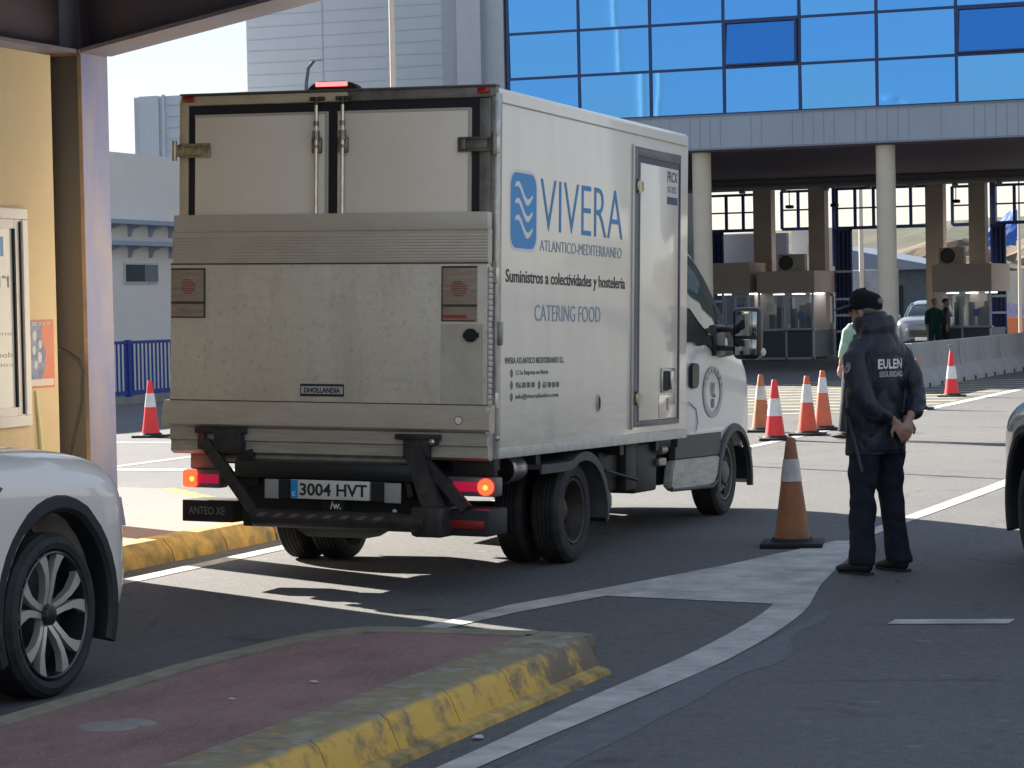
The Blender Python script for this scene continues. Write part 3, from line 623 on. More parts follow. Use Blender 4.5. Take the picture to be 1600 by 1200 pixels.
# arms and lower works (x from -2.1 to .05)
ARM = mat('lift_arm_black', (.018, .017, .018), .5, .1, vcol=(.05, .042, .038), vscale=9, bump=.25, bscale=25)
GRIME = mat('greasy_red_oxide', (.13, .028, .022), .5, var=.5, vscale=20)
def bar(mb, a, b, t, wd):
    a, b = Vector(a), Vector(b); d = (b-a).normalized(); nx = Vector((1, 0, 0)); n2 = d.cross(nx).normalized(); nx = n2.cross(d).normalized()
    mb.loft([[p+nx*wd+n2*t, p-nx*wd+n2*t, p-nx*wd-n2*t, p+nx*wd-n2*t] for p in (a, b)]); return mb
for sx, x0, x1 in ((0, -1.90, -1.47), (1, -.42, -.25)):
    a = MB()
    if sx == 0:
        a.box(-1.86, -1.66, -.19, -.10, .80, .955, .015); a.box(-2.0, -1.64, -.175, -.13, .925, .965, .006)
        bar(a, (-1.93, -.16, .87), (-1.50, -.26, .42), .028, .035); bar(a, (-1.66, -.12, .82), (-1.60, -.1, .60), .04, .05)
        a.box(-1.75, -1.5, -.1, .1, .55, .78, .01)
    else:
        a.box(-.55, -.37, -.17, -.12, .80, .93, .012); a.box(-.60, -.30, -.18, -.13, .915, .95, .006)
        bar(a, (-.48, -.15, .86), (-.28, -.27, .47), .055, .055); bar(a, (-.44, -.12, .80), (-.10, -.2, .50), .03, .035)
        a.box(-.42, -.2, -.35, .05, .33, .52, .03); a.cyl((-.34, -.19, .905), (-.34, -.14, .905), .028, n=12)
        bar(a, (-.53, -.16, .74), (-.47, -.2, .56), .02, .018)
    part('lift_arm', a, ARM, lift)
part('arm_joint', MB().box(-.475, -.415, -.20, -.17, .82, .885, .01), GRIME, lift)
part('arm_joint', MB().box(-1.975, -1.925, -.19, -.13, .82, .93, .015), GRIME, lift)
part('pivot_bolt', MB().ball((-.34, -.2, .905), .020, .012, .020, seg=12), CHROME, lift)
# chassis group
ch = MB(); ch.box(-1.62, -1.50, -.05, 4.4, .56, .74, .01); ch.box(-.75, -.63, -.05, 4.4, .56, .74, .01)
for y in (.25, 1.0, 2.6, 3.4): ch.box(-1.5, -.75, y, y+.12, .58, .72)
ch.box(-2.12, -.06, .15, .23, .72, .81); ch.box(-2.12, -.06, .85, .93, .72, .81); ch.box(-2.12, -.06, 2.5, 2.58, .72, .81); ch.box(-2.12, -.06, 3.3, 3.38, .72, .81)
ch.box(-.62, -.10, 2.95, 3.45, .42, .78, .02); ch.box(-.5, -.16, 2.35, 2.75, .45, .75, .03); ch.box(-.2, -.1, 2.75, 3.0, .45, .8, .01)
ch.tube([(-.1, 2.3, .62), (-.09, 2.7, .56), (-.1, 3.0, .52)], .012); ch.box(-1.5, -.75, 3.5, 4.3, .35, .7, .05); ch.cyl((-1.12, .4, .42), (-1.12, 3.6, .55), .05)
ch.box(-2.0, -.8, 3.1, 3.7, .36, .8, .05)
chs = part('chassis', ch, STEEL_DK, truck); chs.matrix_local = TT
part('valve', MB().cyl((-.08, 3.42, .72), (-.08, 3.55, .72), .035, n=10).box(-.11, -.06, 3.40, 3.56, .60, .66, .01), mat('valve_alloy', (.35, .33, .3), .35, .7, var=.5, vscale=30), chs)
part('cross_beam', MB().box(-1.68, -.43, -.24, -.14, .655, .765, .012), BLK_GLOSS, chs)
pb = MB(); pb.box(-1.68, -.25, -.12, .04, .34, .66, .01); part('rear_panel', pb, BLACK, chs)
ur = MB(); ur.cyl((-1.50, -.30, .415), (-.33, -.30, .415), .058, n=20); ur.cyl((-.345, -.30, .415), (-.32, -.30, .415), .066, n=20); und = part('underrun_bar', ur, ARM, chs)
st_ = MB()
for i in range(8):
    x = -1.47+i*.115
    st_.sheet([(x, -.3595, .425), (x+.05, -.3595, .425), (x+.085, -.352, .448), (x+.035, -.352, .448)])
part('warning_stripes', st_, mat('faded_pink_stripe', (.16, .085, .08), .6), und, smooth=0)
br_ = MB(); br_.box(-1.432, -1.335, -.30, -.285, .535, .655, .003); br_.box(-.61, -.502, -.30, -.285, .53, .652, .003); br_.box(-1.335, -.61, -.292, -.28, .54, .655); part('plate_bracket', br_, mat('pale_bracket', (.38, .37, .34), .5, var=.2, vscale=12), chs)
part('bracket_gap', MB().box(-1.335, -1.245, -.30, -.2925, .54, .655).box(-.70, -.61, -.30, -.2925, .54, .655), BLACK, chs)
npl = part('number_plate', MB().box(-1.242, -.705, -.318, -.305, .540, .658, .004), mat('plate_white', (.66, .63, .57), .35), chs)
part('plate_band', MB().box(-1.240, -1.192, -.3195, -.3175, .543, .655), LOGO, npl)
text('plate_letter', 'E', (-1.228, -.32, .557), (1, 0, 0), (0, 0, 1), .022, .028, WHT, npl)
text('plate_lettering', '3004 HVT', (-1.178, -.3185, .560), (1, 0, 0), (0, 0, 1), .46, .078, INK, npl, bold=.022)
text('small_badge', '/w.', (-.99, -.272, .478), (1, 0, 0), (0, 0, 1), .075, .05, WHT, chs, bold=.02)
part('wiring_box', MB().box(-1.05, -.9, -.27, -.2, .47, .535, .01), BLACK, chs)
part('small_lamp', MB().ball((-.585, -.2, .475), .016, .01, .012, seg=8), WHT, chs)
part('skid_plate', MB().prism([(-1.30, .335), (-1.22, .29), (-.82, .29), (-.74, .335), (-.78, .36), (-1.26, .36)], 'y', -.12, .1), mat('skid_grey', (.15, .15, .11), .6, var=.3), chs)
# tail lamps, side boxes
for x0, x1, xc, rr_, nm in ((-2.135, -1.875, -2.085, .055, 0), (-.30, .03, -.035, .052, 1)):
    t_ = part('tail_lamp', MB().box(x0, x1, -.06, .06, .57, .69, .015), mat('lamp_housing_grey', (.20, .16, .155), .4, .1, var=.3), chs)
    xa, xb = (x0+.09, x1-.01) if nm == 0 else (x0+.03, x1-.10)
    part('lamp_lens', MB().prism([(xa, .605), (xa+.02, .600), (xb, .600), (xb, .658), (xa+.02, .658), (xa, .65)], 'y', -.066, -.06), mat('dim_red_lens', (.30, .006, .03), .3, emit=.25), t_)
    part('lit_lens', MB().cyl((xc, -.072, .630), (xc, -.06, .630), rr_, n=24) if nm else MB().box(xc-.05, xc+.045, -.072, -.06, .575, .685, .02, 3), RED_ON, t_)
    part('bulb_glow', MB().cyl((xc+(0 if nm else .012), -.074, .627), (xc+(0 if nm else .012), -.0715, .627), .017, n=16), AMB_ON, t_)
    hd = MB(); hd.box(x0+.02, x1-.03, -.02, .05, .69, .83, .01); part('lamp_bracket', hd, mat('bracket_beige', (.32, .26, .19), .5, var=.3) if nm == 0 else STEEL_DK, chs)
lb = part('side_box', MB().box(-2.15, -1.78, -.06, .22, .352, .492, .008), BLACK, chs)
text('box_lettering', 'ANTEO XE', (-2.10, -.0605, .40), (1, 0, 0), (0, 0, 1), .26, .05, mat('box_print', (.22, .20, .2), .5), lb)
rbx = part('side_box', MB().box(-.40, .04, -.20, .12, .335, .50, .015), CLAD, chs)
part('reflector', MB().box(-.27, .015, -.208, -.198, .382, .435, .006), mat('dull_red_reflector', (.26, .012, .012), .35), rbx)
ex = part('air_cylinder', MB().lathe([(.0, .085), (.04, .093), (.06, .082), (.20, .082), (.26, .075), (.29, .05), (.30, 0)], (-.10, .36, .715), 'y', 24), mat('cylinder_alloy', (.33, .31, .30), .28, .8), chs)
for sgn, xc in ((1, -.27), (-1, -1.93)):
    mg = MB(); secs = []
    for i in range(15):
        a = R(-8+i*196/14); rr_ = .425
        cy, cz = 1.62, .36
        y, z = cy+rr_*math.cos(a)*1.18, cz+rr_*math.sin(a)*(1 if math.sin(a) > 0 else 1)
        if a > R(120): y, z = cy-.22-.5*(a-R(120)), cz+rr_*math.sin(R(120))
        y2, z2 = cy+(rr_-.03)*math.cos(a)*1.18, cz+(rr_-.03)*math.sin(a)
        if a > R(120): y2, z2 = y, z-.03
        secs.append([(xc-.27, y, z), (xc+.27, y, z), (xc+.27, y2-(0), z2-.03), (xc+.255, y2, z2-.03), (xc+.255, y2, z2), (xc-.27, y2, z2)])
    mg.loft(secs); part('mudguard', mg, mat('grey_mudguard', (.075, .075, .08), .6, var=.3, vscale=10), chs)
tk = MB(); tk.cyl((-.62, 2.38, .39), (-.14, 2.38, .39), .12, n=24); tk.box(-.62, -.14, 2.14, 2.62, .30, .48, .06); part('tank', tk, mat('dusty_tank', (.20, .18, .155), .6, vcol=(.11, .095, .08), vscale=9, bump=.2), chs)
GZ = .0
wheel(truck, (-.145, 1.607, .352), .35, .205, 1, 'dual'); wheel(truck, (-.405, 1.607, .352), .35, .205, 1, 'dual')
wheel(truck, (-2.045, 1.607, .352), .35, .205, -1, 'dual'); wheel(truck, (-1.785, 1.607, .352), .35, .205, -1, 'dual')
wheel(truck, (-.225, 5.47, .352), .35, .215, 1, 'van'); wheel(truck, (-1.965, 5.47, .352), .35, .215, -1, 'van')
part('rear_axle', MB().cyl((-1.8, 1.607, .352), (-.4, 1.607, .352), .06).ball((-1.1, 1.607, .352), .17), STEEL_DK, truck)
part('front_axle', MB().cyl((-1.9, 5.47, .33), (-.3, 5.47, .33), .05), STEEL_DK, truck)

# cab ---------------------------------------------------------------------
CABW = mat('cab_white_paint', (.72, .70, .66), .3, coat=.7, var=.06, vscale=3)
CABT = [(3.98, .965, .62, 1.50, .86, 2.38), (4.30, .975, .62, 1.50, .86, 2.37), (4.60, .98, .62, 1.48, .86, 2.31), (4.90, .98, .62, 1.45, .855, 2.20),
        (5.15, .98, .62, 1.43, .85, 2.06), (5.40, .98, .62, 1.40, .86, 1.89), (5.62, .98, .62, 1.37, .87, 1.72), (5.80, .975, .62, 1.33, .875, 1.56), (5.92, .96, .62, 1.25, .86, 1.38),
        (6.04, .93, .60, 1.14, .80, 1.23), (6.17, .86, .55, 1.02, .70, 1.08), (6.26, .74, .50, .88, .6, .95), (6.32, .60, .45, .74, .5, .8)]
def cab_sections():
    xc = -1.095
    #      y     hw    zl   belt  hw_top  ztop
    T_ = CABT
    secs = []
    for y, hw, zl, zb_, ht, zt in T_:
        hs = [(hw*.97, zl), (hw, zl+.08), (hw+.008, (zl+zb_)/2), (hw, zb_-.04), (hw-.01, zb_), ((hw+ht)/2, (zb_+zt)/2+.02), (ht, zt-.09), (ht-.05, zt-.025), (ht-.16, zt), (ht*.4, zt+.015)]
        secs.append([(xc+a, y, z) for a, z in hs]+[(xc-a, y, z) for a, z in hs[::-1]])
    return secs
cb = MB(); cb.loft(cab_sections())
cme = evaluated(cb.mesh('t', 0), [('SUBSURF', dict(levels=1, render_levels=1))])
ct = MB(); ct.cyl((-.75, 5.47, .36), (.3, 5.47, .36), .445, n=40); ct.cyl((-2.5, 5.47, .36), (-1.45, 5.47, .36), .445, n=40)
cme = boolean(cme, ct.mesh('c', 0)); cme.shade_smooth(); cme.set_sharp_from_angle(angle=R(35))
cab = link('cab', cme, CABW, truck, TT)
bmpr = MB(); 
bmpr.loft([[(-1.095+a*s_, y, z) for s_, a, z in [(1, hw, zl), (1, hw, zh), (-1, hw, zh), (-1, hw, zl)]] for y, hw, zl, zh in ((5.93, .99, .38, .64), (6.1, .95, .34, .64), (6.28, .78, .34, .62), (6.36, .6, .36, .6))])
part('front_bumper', bmpr, CLAD, cab)
part('underbody', MB().box(-1.95, -.25, 4.0, 5.0, .42, .66, .03).box(-1.6, -.6, 5.0, 6.1, .4, .7), BLACK, cab)
def plate(poly, x0, x1, bev=.004): return MB().prism(poly, 'x', x0, x1, bev)
part('sill_cladding', plate([(3.90, .63), (5.06, .62), (5.10, .80), (3.96, .80), (3.96, .72), (3.90, .72)], -.16, -.105), CLAD.copy() if False else mat('grey_cladding', (.05, .052, .056), .55, var=.15), cab)
part('sill_panel', plate([(3.80, .42), (3.83, .56), (3.90, .622), (5.05, .612), (5.00, .47), (4.90, .39), (3.90, .385)], -.17, -.10, .012), mat('dirty_white_sill', (.46, .44, .39), .45, vcol=(.30, .275, .23), vscale=5, stretch=(1, 1, 4)), cab)
part('sill_cladding', MB().tube([(-.105, 3.82, .40), (-.10, 4.85, .375), (-.10, 4.98, .42), (-.10, 5.08, .58)], .014), mat('grey_cladding', (.05, .052, .056), .55), cab)
ar = MB(); secs = []
for i in range(21):
    a = R(-4+i*188/20); c_, s_ = math.cos(a), math.sin(a); r0, r1 = .44, .50
    secs.append([(-.13, 5.47+r0*c_, .36+r0*s_), (-.085, 5.47+r0*c_, .36+r0*s_), (-.085, 5.47+(r1-.015)*c_, .36+(r1-.015)*s_), (-.10, 5.47+r1*c_, .36+r1*s_), (-.14, 5.47+r1*c_, .36+r1*s_)])
ar.loft(secs); part('wheel_arch', ar, mat('grey_cladding', (.05, .052, .056), .55), cab)
aw = MB(); aw.prism([(5.47+.44*math.cos(R(a)), .36+.44*math.sin(R(a))) for a in range(15, 166, 10)], 'x', -.6, -.36); part('wheel_well', aw, BLACK, cab)
# side window: black surround, glass, quarter glass, pillar
def on_cab(y, z, off=.004):
    """x of the cab side at height z"""
    for a, b in zip(CABT, CABT[1:]):
        if a[0] <= y <= b[0]:
            t = (y-a[0])/(b[0]-a[0]); _, hw, _, zb_, ht, zt = [p+(q-p)*t for p, q in zip(a, b)]; break
    if z <= zb_: return -1.095+hw+off
    u = min(1, max(0, (z-zb_)/max(.05, zt-.09-zb_))); return -1.095+hw+(ht-hw)*u+.018*math.sin(u*math.pi)+off
def cab_patch(name, poly, off, mt_, parent=cab, res=.03):
    b = bmesh.new(); f = b.faces.new([b.verts.new((0, y, z)) for y, z in poly]); bmesh.ops.triangulate(b, faces=[f])
    for _ in range(4): bmesh.ops.subdivide_edges(b, edges=[e for e in b.edges if e.calc_length() > .06], cuts=1, use_grid_fill=True); bmesh.ops.triangulate(b, faces=b.faces)
    for v in b.verts: v.co.x = on_cab(v.co.y, v.co.z, off)
    g_ = bmesh.ops.solidify(b, geom=b.faces[:], thickness=.006)
    bmesh.ops.recalc_face_normals(b, faces=b.faces)
    me = bpy.data.meshes.new(name); b.to_mesh(me); b.free(); me.shade_smooth(); me.set_sharp_from_angle(angle=R(30)); return link(name, me, mt_, parent)
cab_patch('window_frame', [(4.0, 2.25), (4.42, 2.23), (4.72, 2.13), (5.02, 1.97), (5.32, 1.75), (5.56, 1.54), (5.50, 1.42), (5.10, 1.40), (4.92, 1.43), (4.72, 1.505), (4.50, 1.49), (4.38, 1.52), (4.0, 1.52)], .006, mat('matt_black_trim', (.006, .006, .007), .55, spec=.25))
TG = mat('cab_side_glass', (.05, .085, .075), .05, spec=1.)
cab_patch('side_window', [(4.02, 2.16), (4.40, 2.14), (4.60, 2.05), (4.82, 1.84), (4.93, 1.66), (4.96, 1.55), (4.74, 1.58), (4.50, 1.68), (4.30, 1.78), (4.02, 1.80)], .012, TG)
cab_patch('quarter_window', [(5.04, 1.82), (5.16, 1.72), (5.30, 1.58), (5.24, 1.47), (5.06, 1.46)], .012, TG)
dr = MB(); dr.tube([(-.107, 4.42, .82), (-.107, 4.47, .90), (-.107, 4.42, 1.0), (-.104, 4.22, 1.06)], .004, 6); part('door_seam', dr, INKG, cab)
part('door_handle', MB().prism([(4.26, 1.18), (4.26, 1.33), (4.30, 1.36), (4.43, 1.355), (4.45, 1.32), (4.44, 1.19), (4.40, 1.16), (4.30, 1.16)], 'x', -.118, -.088, .008), BLK_GLOSS, cab)
em = MB(); secs = []
for i in range(25):
    a = 2*math.pi*i/24; r0, r1 = .155, .205
    secs.append([(-.1045, 4.86+r0*1.28*math.cos(a), 1.125+r0*math.sin(a)), (-.1045, 4.86+r1*1.28*math.cos(a), 1.125+r1*math.sin(a)), (-.103, 4.86+r1*1.28*math.cos(a), 1.125+r1*math.sin(a)), (-.103, 4.86+r0*1.28*math.cos(a), 1.125+r0*math.sin(a))])
em.loft(secs, cap=False); emb = part('door_emblem', em, mat('emblem_grey', (.42, .41, .39), .5), cab)
for i, chh in enumerate('CATERING'):
    a = R(160-i*20); c0 = Vector((-.1025, 4.86-.19*1.28*math.cos(math.pi-a)*1, 1.125+.165*math.sin(a))); 
    c0.y = 4.86+.183*1.28*math.cos(a); c0.z = 1.125+.17*math.sin(a)
    text('emblem_letter', chh, tuple(c0-Vector((0, .018, .012))), (0, 1, 0), (0, 0, 1), .034, .03, mat('emblem_ink', (.16, .16, .155), .5), emb)
text('emblem_letter', 'VL', (-.1025, 4.80, 1.08), (0, 1, 0), (0, 0, 1), .12, .12, mat('emblem_ink', (.16, .16, .155), .5), emb, bold=.03)
part('emblem_base', MB().box(-.104, -.1025, 4.83, 4.89, 1.0, 1.07), mat('emblem_ink', (.16, .16, .155), .5), emb)
# windscreen
ws = MB(); ws.loft([[(-1.095-.74, 5.0, 2.17), (-1.095+.74, 5.0, 2.17), (-1.095+.74, 5.0, 2.14), (-1.095-.74, 5.0, 2.14)], [(-1.095-.80, 5.74, 1.635), (-1.095+.80, 5.74, 1.635), (-1.095+.80, 5.74, 1.60), (-1.095-.80, 5.74, 1.60)]]); part('windscreen', ws, GLASS_DK, cab)
for s_ in (1, -1):
    X = lambda x: x if s_ == 1 else -2.19-x
    mr = MB(); x0, x1 = sorted((X(.045), X(.275)))
    mr.box(x0, x1, 4.86, 5.00, 1.385, 1.80, .05, 3)
    mm = part('wing_mirror', mr, BLK_GLOSS, cab)
    a = MB(); a.box(*sorted((X(-.13), X(.08))), 4.90, 4.97, 1.60, 1.645, .012); a.box(*sorted((X(-.13), X(.08))), 4.90, 4.97, 1.45, 1.495, .012); a.box(*sorted((X(-.16), X(-.08))), 4.86, 5.12, 1.41, 1.66, .02); part('mirror_arm', a, BLK_GLOSS, mm)
    MG = mat('mirror_glass', (.34, .38, .38), .03, 1.)
    x0, x1 = sorted((X(.075), X(.25)))
    part('mirror_glass', MB().box(x0, x1, 4.852, 4.862, 1.57, 1.765, .004), MG, mm)
    part('mirror_glass', MB().box(x0, x1, 4.852, 4.862, 1.42, 1.545, .004), MG, mm)
    part('mirror_indicator', MB().ball((X(.27), 4.95, 1.445), .03, .05, .035, seg=10), mat('clear_lens', (.6, .5, .4), .15), mm)

# ------------------------------------------------------------ canopy over the near lanes
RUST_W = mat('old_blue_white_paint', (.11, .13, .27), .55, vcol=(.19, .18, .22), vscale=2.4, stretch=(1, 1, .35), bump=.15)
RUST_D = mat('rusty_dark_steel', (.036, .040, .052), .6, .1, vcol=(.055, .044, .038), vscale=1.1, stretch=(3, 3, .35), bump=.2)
RUST_E = mat('rusty_edge', (.17, .11, .07), .7, vcol=(.10, .08, .07), vscale=6, bump=.3)
BEAM_N = mat('dark_navy_steel', (.055, .058, .11), .5, vcol=(.07, .058, .065), vscale=1.6, bump=.1)
can = thing('steel_canopy', 'dark rusty steel column with two roof beams and a sheet roof over the near lanes', 'canopy', (-9.84, 16.44, .15))
def cpart(name, mb, mt, parent=can, smooth=30):
    o = mb.build(name, mt, parent, None, smooth); o.matrix_parent_inverse = Matrix.Translation(-can.location) if parent is can else Matrix(); return o
X1, X0_, Y0_, Y1_ = -9.65, -10.03, 16.25, 16.63
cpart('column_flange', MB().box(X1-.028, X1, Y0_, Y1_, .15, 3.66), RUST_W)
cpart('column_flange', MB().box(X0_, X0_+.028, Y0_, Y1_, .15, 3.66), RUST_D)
cpart('column_web', MB().box(X0_+.028, X1-.028, Y0_+.14, Y0_+.17, .15, 3.66), RUST_D)
cpart('column_edge', MB().box(X1-.030, X1+.001, Y0_-.004, Y0_, .15, 3.66).box(X0_-.001, X0_+.03, Y0_-.004, Y0_, .15, 3.66), RUST_E)
cpart('cap_plate', MB().box(X0_-.02, X1+.0, Y0_-.02, Y1_, 3.66, 3.69), RUST_E)
cpart('column_stub', MB().box(X0_+.03, X1-.03, Y0_+.10, Y0_+.13, 3.69, 4.35).box(X1-.028, X1, Y0_, Y1_, 3.69, 4.6).box(X0_, X0_+.03, Y0_, Y1_, 3.69, 4.3), BEAM_N)
P0 = Vector((X1, 16.43, 3.66)); D = Vector((.94, -.34, .092)).normalized(); Dn = Vector((-.34, -.94, 0)).normalized()
def ibeam(P, D_, Nn, L_, h, wf, up=Vector((0, 0, 1))):
    web = MB(); fl = MB()
    def sec(a0, a1, h0, h1): return [[P+D_*t+Nn*a0+up*h0, P+D_*t+Nn*a1+up*h0, P+D_*t+Nn*a1+up*h1, P+D_*t+Nn*a0+up*h1] for t in (0, L_)]
    web.loft(sec(-.012, .012, .03, h-.03)); fl.loft(sec(-wf/2, wf/2, 0, .028)); fl.loft(sec(-wf/2, wf/2, h-.028, h)); return web, fl
web, fl = ibeam(P0, D, Dn, 7.6, .62, .34)
cpart('beam_web', web, BEAM_N); cpart('beam_flange', fl, mat('beam_flange_grey', (.095, .10, .15), .55, vcol=(.10, .085, .085), vscale=4, bump=.15))
web, fl = ibeam(Vector((X0_+.19, Y0_, 3.66)), Vector((0, -1, 0)), Vector((1, 0, 0)), 17, .62, .34)
cpart('beam_web', web, BEAM_N); cpart('beam_flange', fl, mat('beam_flange_grey', (.095, .10, .15), .55))
rf = MB()
def rz_(x): return 4.32+.098*(x-X1)
pol = [(X0_, 16.6), (X1, 16.6), (-6.3, 15.39), (-6.3, 2), (X0_, 2)]
top = [rf.bm.verts.new((x, y, rz_(x)+.06)) for x, y in pol]; bot = [rf.bm.verts.new((x, y, rz_(x))) for x, y in pol]
rf.bm.faces.new(top); rf.bm.faces.new(bot[::-1])
for i in range(5): rf.bm.faces.new((bot[i], bot[(i+1) % 5], top[(i+1) % 5], top[i]))
cpart('roof_sheet', rf, mat('canopy_sheet', (.33, .33, .34), .6, var=.2))

# bent black bar leaning in the column
tag(MB().tube([(-9.90, 16.22, 1.50), (-9.80, 16.215, 1.46), (-9.70, 16.205, 1.40), (-9.665, 16.20, 1.33), (-9.675, 16.19, 1.1), (-9.76, 16.16, .75), (-9.90, 16.10, .16)], .017, 10).build('bent_bar', BLACK),
    'black bent metal bar leaning against the rusty steel column', 'bar')

# ------------------------------------------------------------ yellow booth building with framed notice window
YW = mat('ochre_render', (.70, .56, .34), .85, vcol=(.66, .52, .31), vscale=2.5, bump=.15, bscale=60)
yb = thing('yellow_building', 'ochre yellow rendered kiosk wall with a white framed notice window, left of the rusty column', 'building', (-9.05, 10, .15))
def ypart(name, mb, mt, parent=yb, smooth=0):
    o = mb.build(name, mt, parent, None, smooth)
    if parent is yb: o.matrix_parent_inverse = Matrix.Translation(-yb.location)
    return o
ypart('wall', MB().box(-12.6, -9.05, 4, 14.84, .15, 3.49), YW)
ypart('sun_block_slab', MB().box(-10.95, -10.4, 5, 16.9, 3.2, 3.9), mat('sun_block_grey', (.3, .29, .27), .8))  # added slab, out of view, shaped only to block a sliver of sun
WX = -9.05
FRM = mat('cream_window_frame', (.72, .68, .63), .4)
f = MB(); f.box(WX, WX+.03, 12.778, 14.462, 1.009, 1.081, .006); f.box(WX, WX+.03, 12.778, 14.462, 2.374, 2.446, .006); f.box(WX, WX+.03, 14.394, 14.462, 1.081, 2.374, .006); f.box(WX, WX+.02, 14.307, 14.394, 1.081, 2.374, .004); f.box(WX, WX+.02, 12.778, 14.307, 1.081, 1.140, .004); f.box(WX, WX+.02, 12.778, 14.307, 2.311, 2.374, .004)
wf_ = ypart('notice_window', f, FRM)
ypart('rubber_seam', MB().box(WX+.0, WX+.024, 14.293, 14.312, 1.140, 2.311).box(WX, WX+.032, 14.360, 14.370, 1.091, 2.359), BLACK, wf_)
ypart('notice_panel', MB().box(WX, WX+.008, 12.778, 14.293, 1.140, 2.311), mat('notice_white', (.62, .64, .60), .15, var=.06), wf_)
for s_, y, z, w_, h_, mt_ in (('Policia', 14.191, 2.127, 1.0, .13, LOGOL), ('risco', 14.249, 1.924, .50, .11, INKG), ('entrada y salida', 14.268, 1.604, .85, .035, INKG), ('documentos', 14.268, 1.469, .6, .035, INKG), ('control de paso', 14.268, 1.401, .8, .035, INKG)):
    text('notice_lettering', s_, (WX+.0085, y, z), (0, -1, 0), (0, 0, 1), w_, h_, mt_, wf_)
ps = MB().box(WX, WX+.004, 14.481, 14.791, 1.256, 1.711).build('poster', mat('poster_orange', (.60, .13, .045), .5, vcol=(.52, .20, .10), vscale=6), None)
tag(ps, 'orange and blue paper poster taped to the yellow wall', 'poster')
def ppart(nm, mb, mt): return mb.build(nm, mt, ps, None, 0)
bl = MB()
bl.prism([(14.486, 1.314), (14.607, 1.294), (14.665, 1.372), (14.685, 1.488), (14.636, 1.585), (14.646, 1.701), (14.486, 1.701)], 'x', WX+.004, WX+.0048); ppart('blue_area', bl, mat('poster_blue', (.09, .13, .27), .5, vcol=(.25, .30, .40), vscale=14))
fg = MB()
for y, z, r_ in ((14.549, 1.604, .025), (14.617, 1.546, .02), (14.539, 1.507, .022), (14.607, 1.459, .026), (14.559, 1.411, .02)): fg.prism([(y+r_*math.cos(a), z+r_*1.5*math.sin(a)) for a in [k*math.pi/5 for k in range(10)]], 'x', WX+.0048, WX+.0054)
ppart('pale_figures', fg, mat('poster_pale', (.5, .52, .55), .5))
ppart('footer_band', MB().box(WX+.004, WX+.005, 14.491, 14.781, 1.270, 1.314), mat('poster_white', (.6, .55, .5), .5))
text('poster_lettering', 'DEL 20 AL 27', (WX+.0052, 14.52, 1.674), (0, 1, 0), (0, 0, 1), .22, .02, WHT, ps)
tag(MB().tube([(WX+.012, 14.539, 1.236), (WX+.012, 14.568, 1.023), (WX+.012, 14.588, 0.830), (WX+.012, 14.578, 0.539), (WX+.012, 14.597, .16)], [.008, .014, .015, .012, .006], 8).build('sunlight_streak', mat('sunlight_streak_yellow', (.78, .76, .38), .5)),  # pale tube standing in for a sliver of sunlight on the wall
    'pale yellow streak of sunlight, built as a tube, below the orange poster', 'sunlight streak')

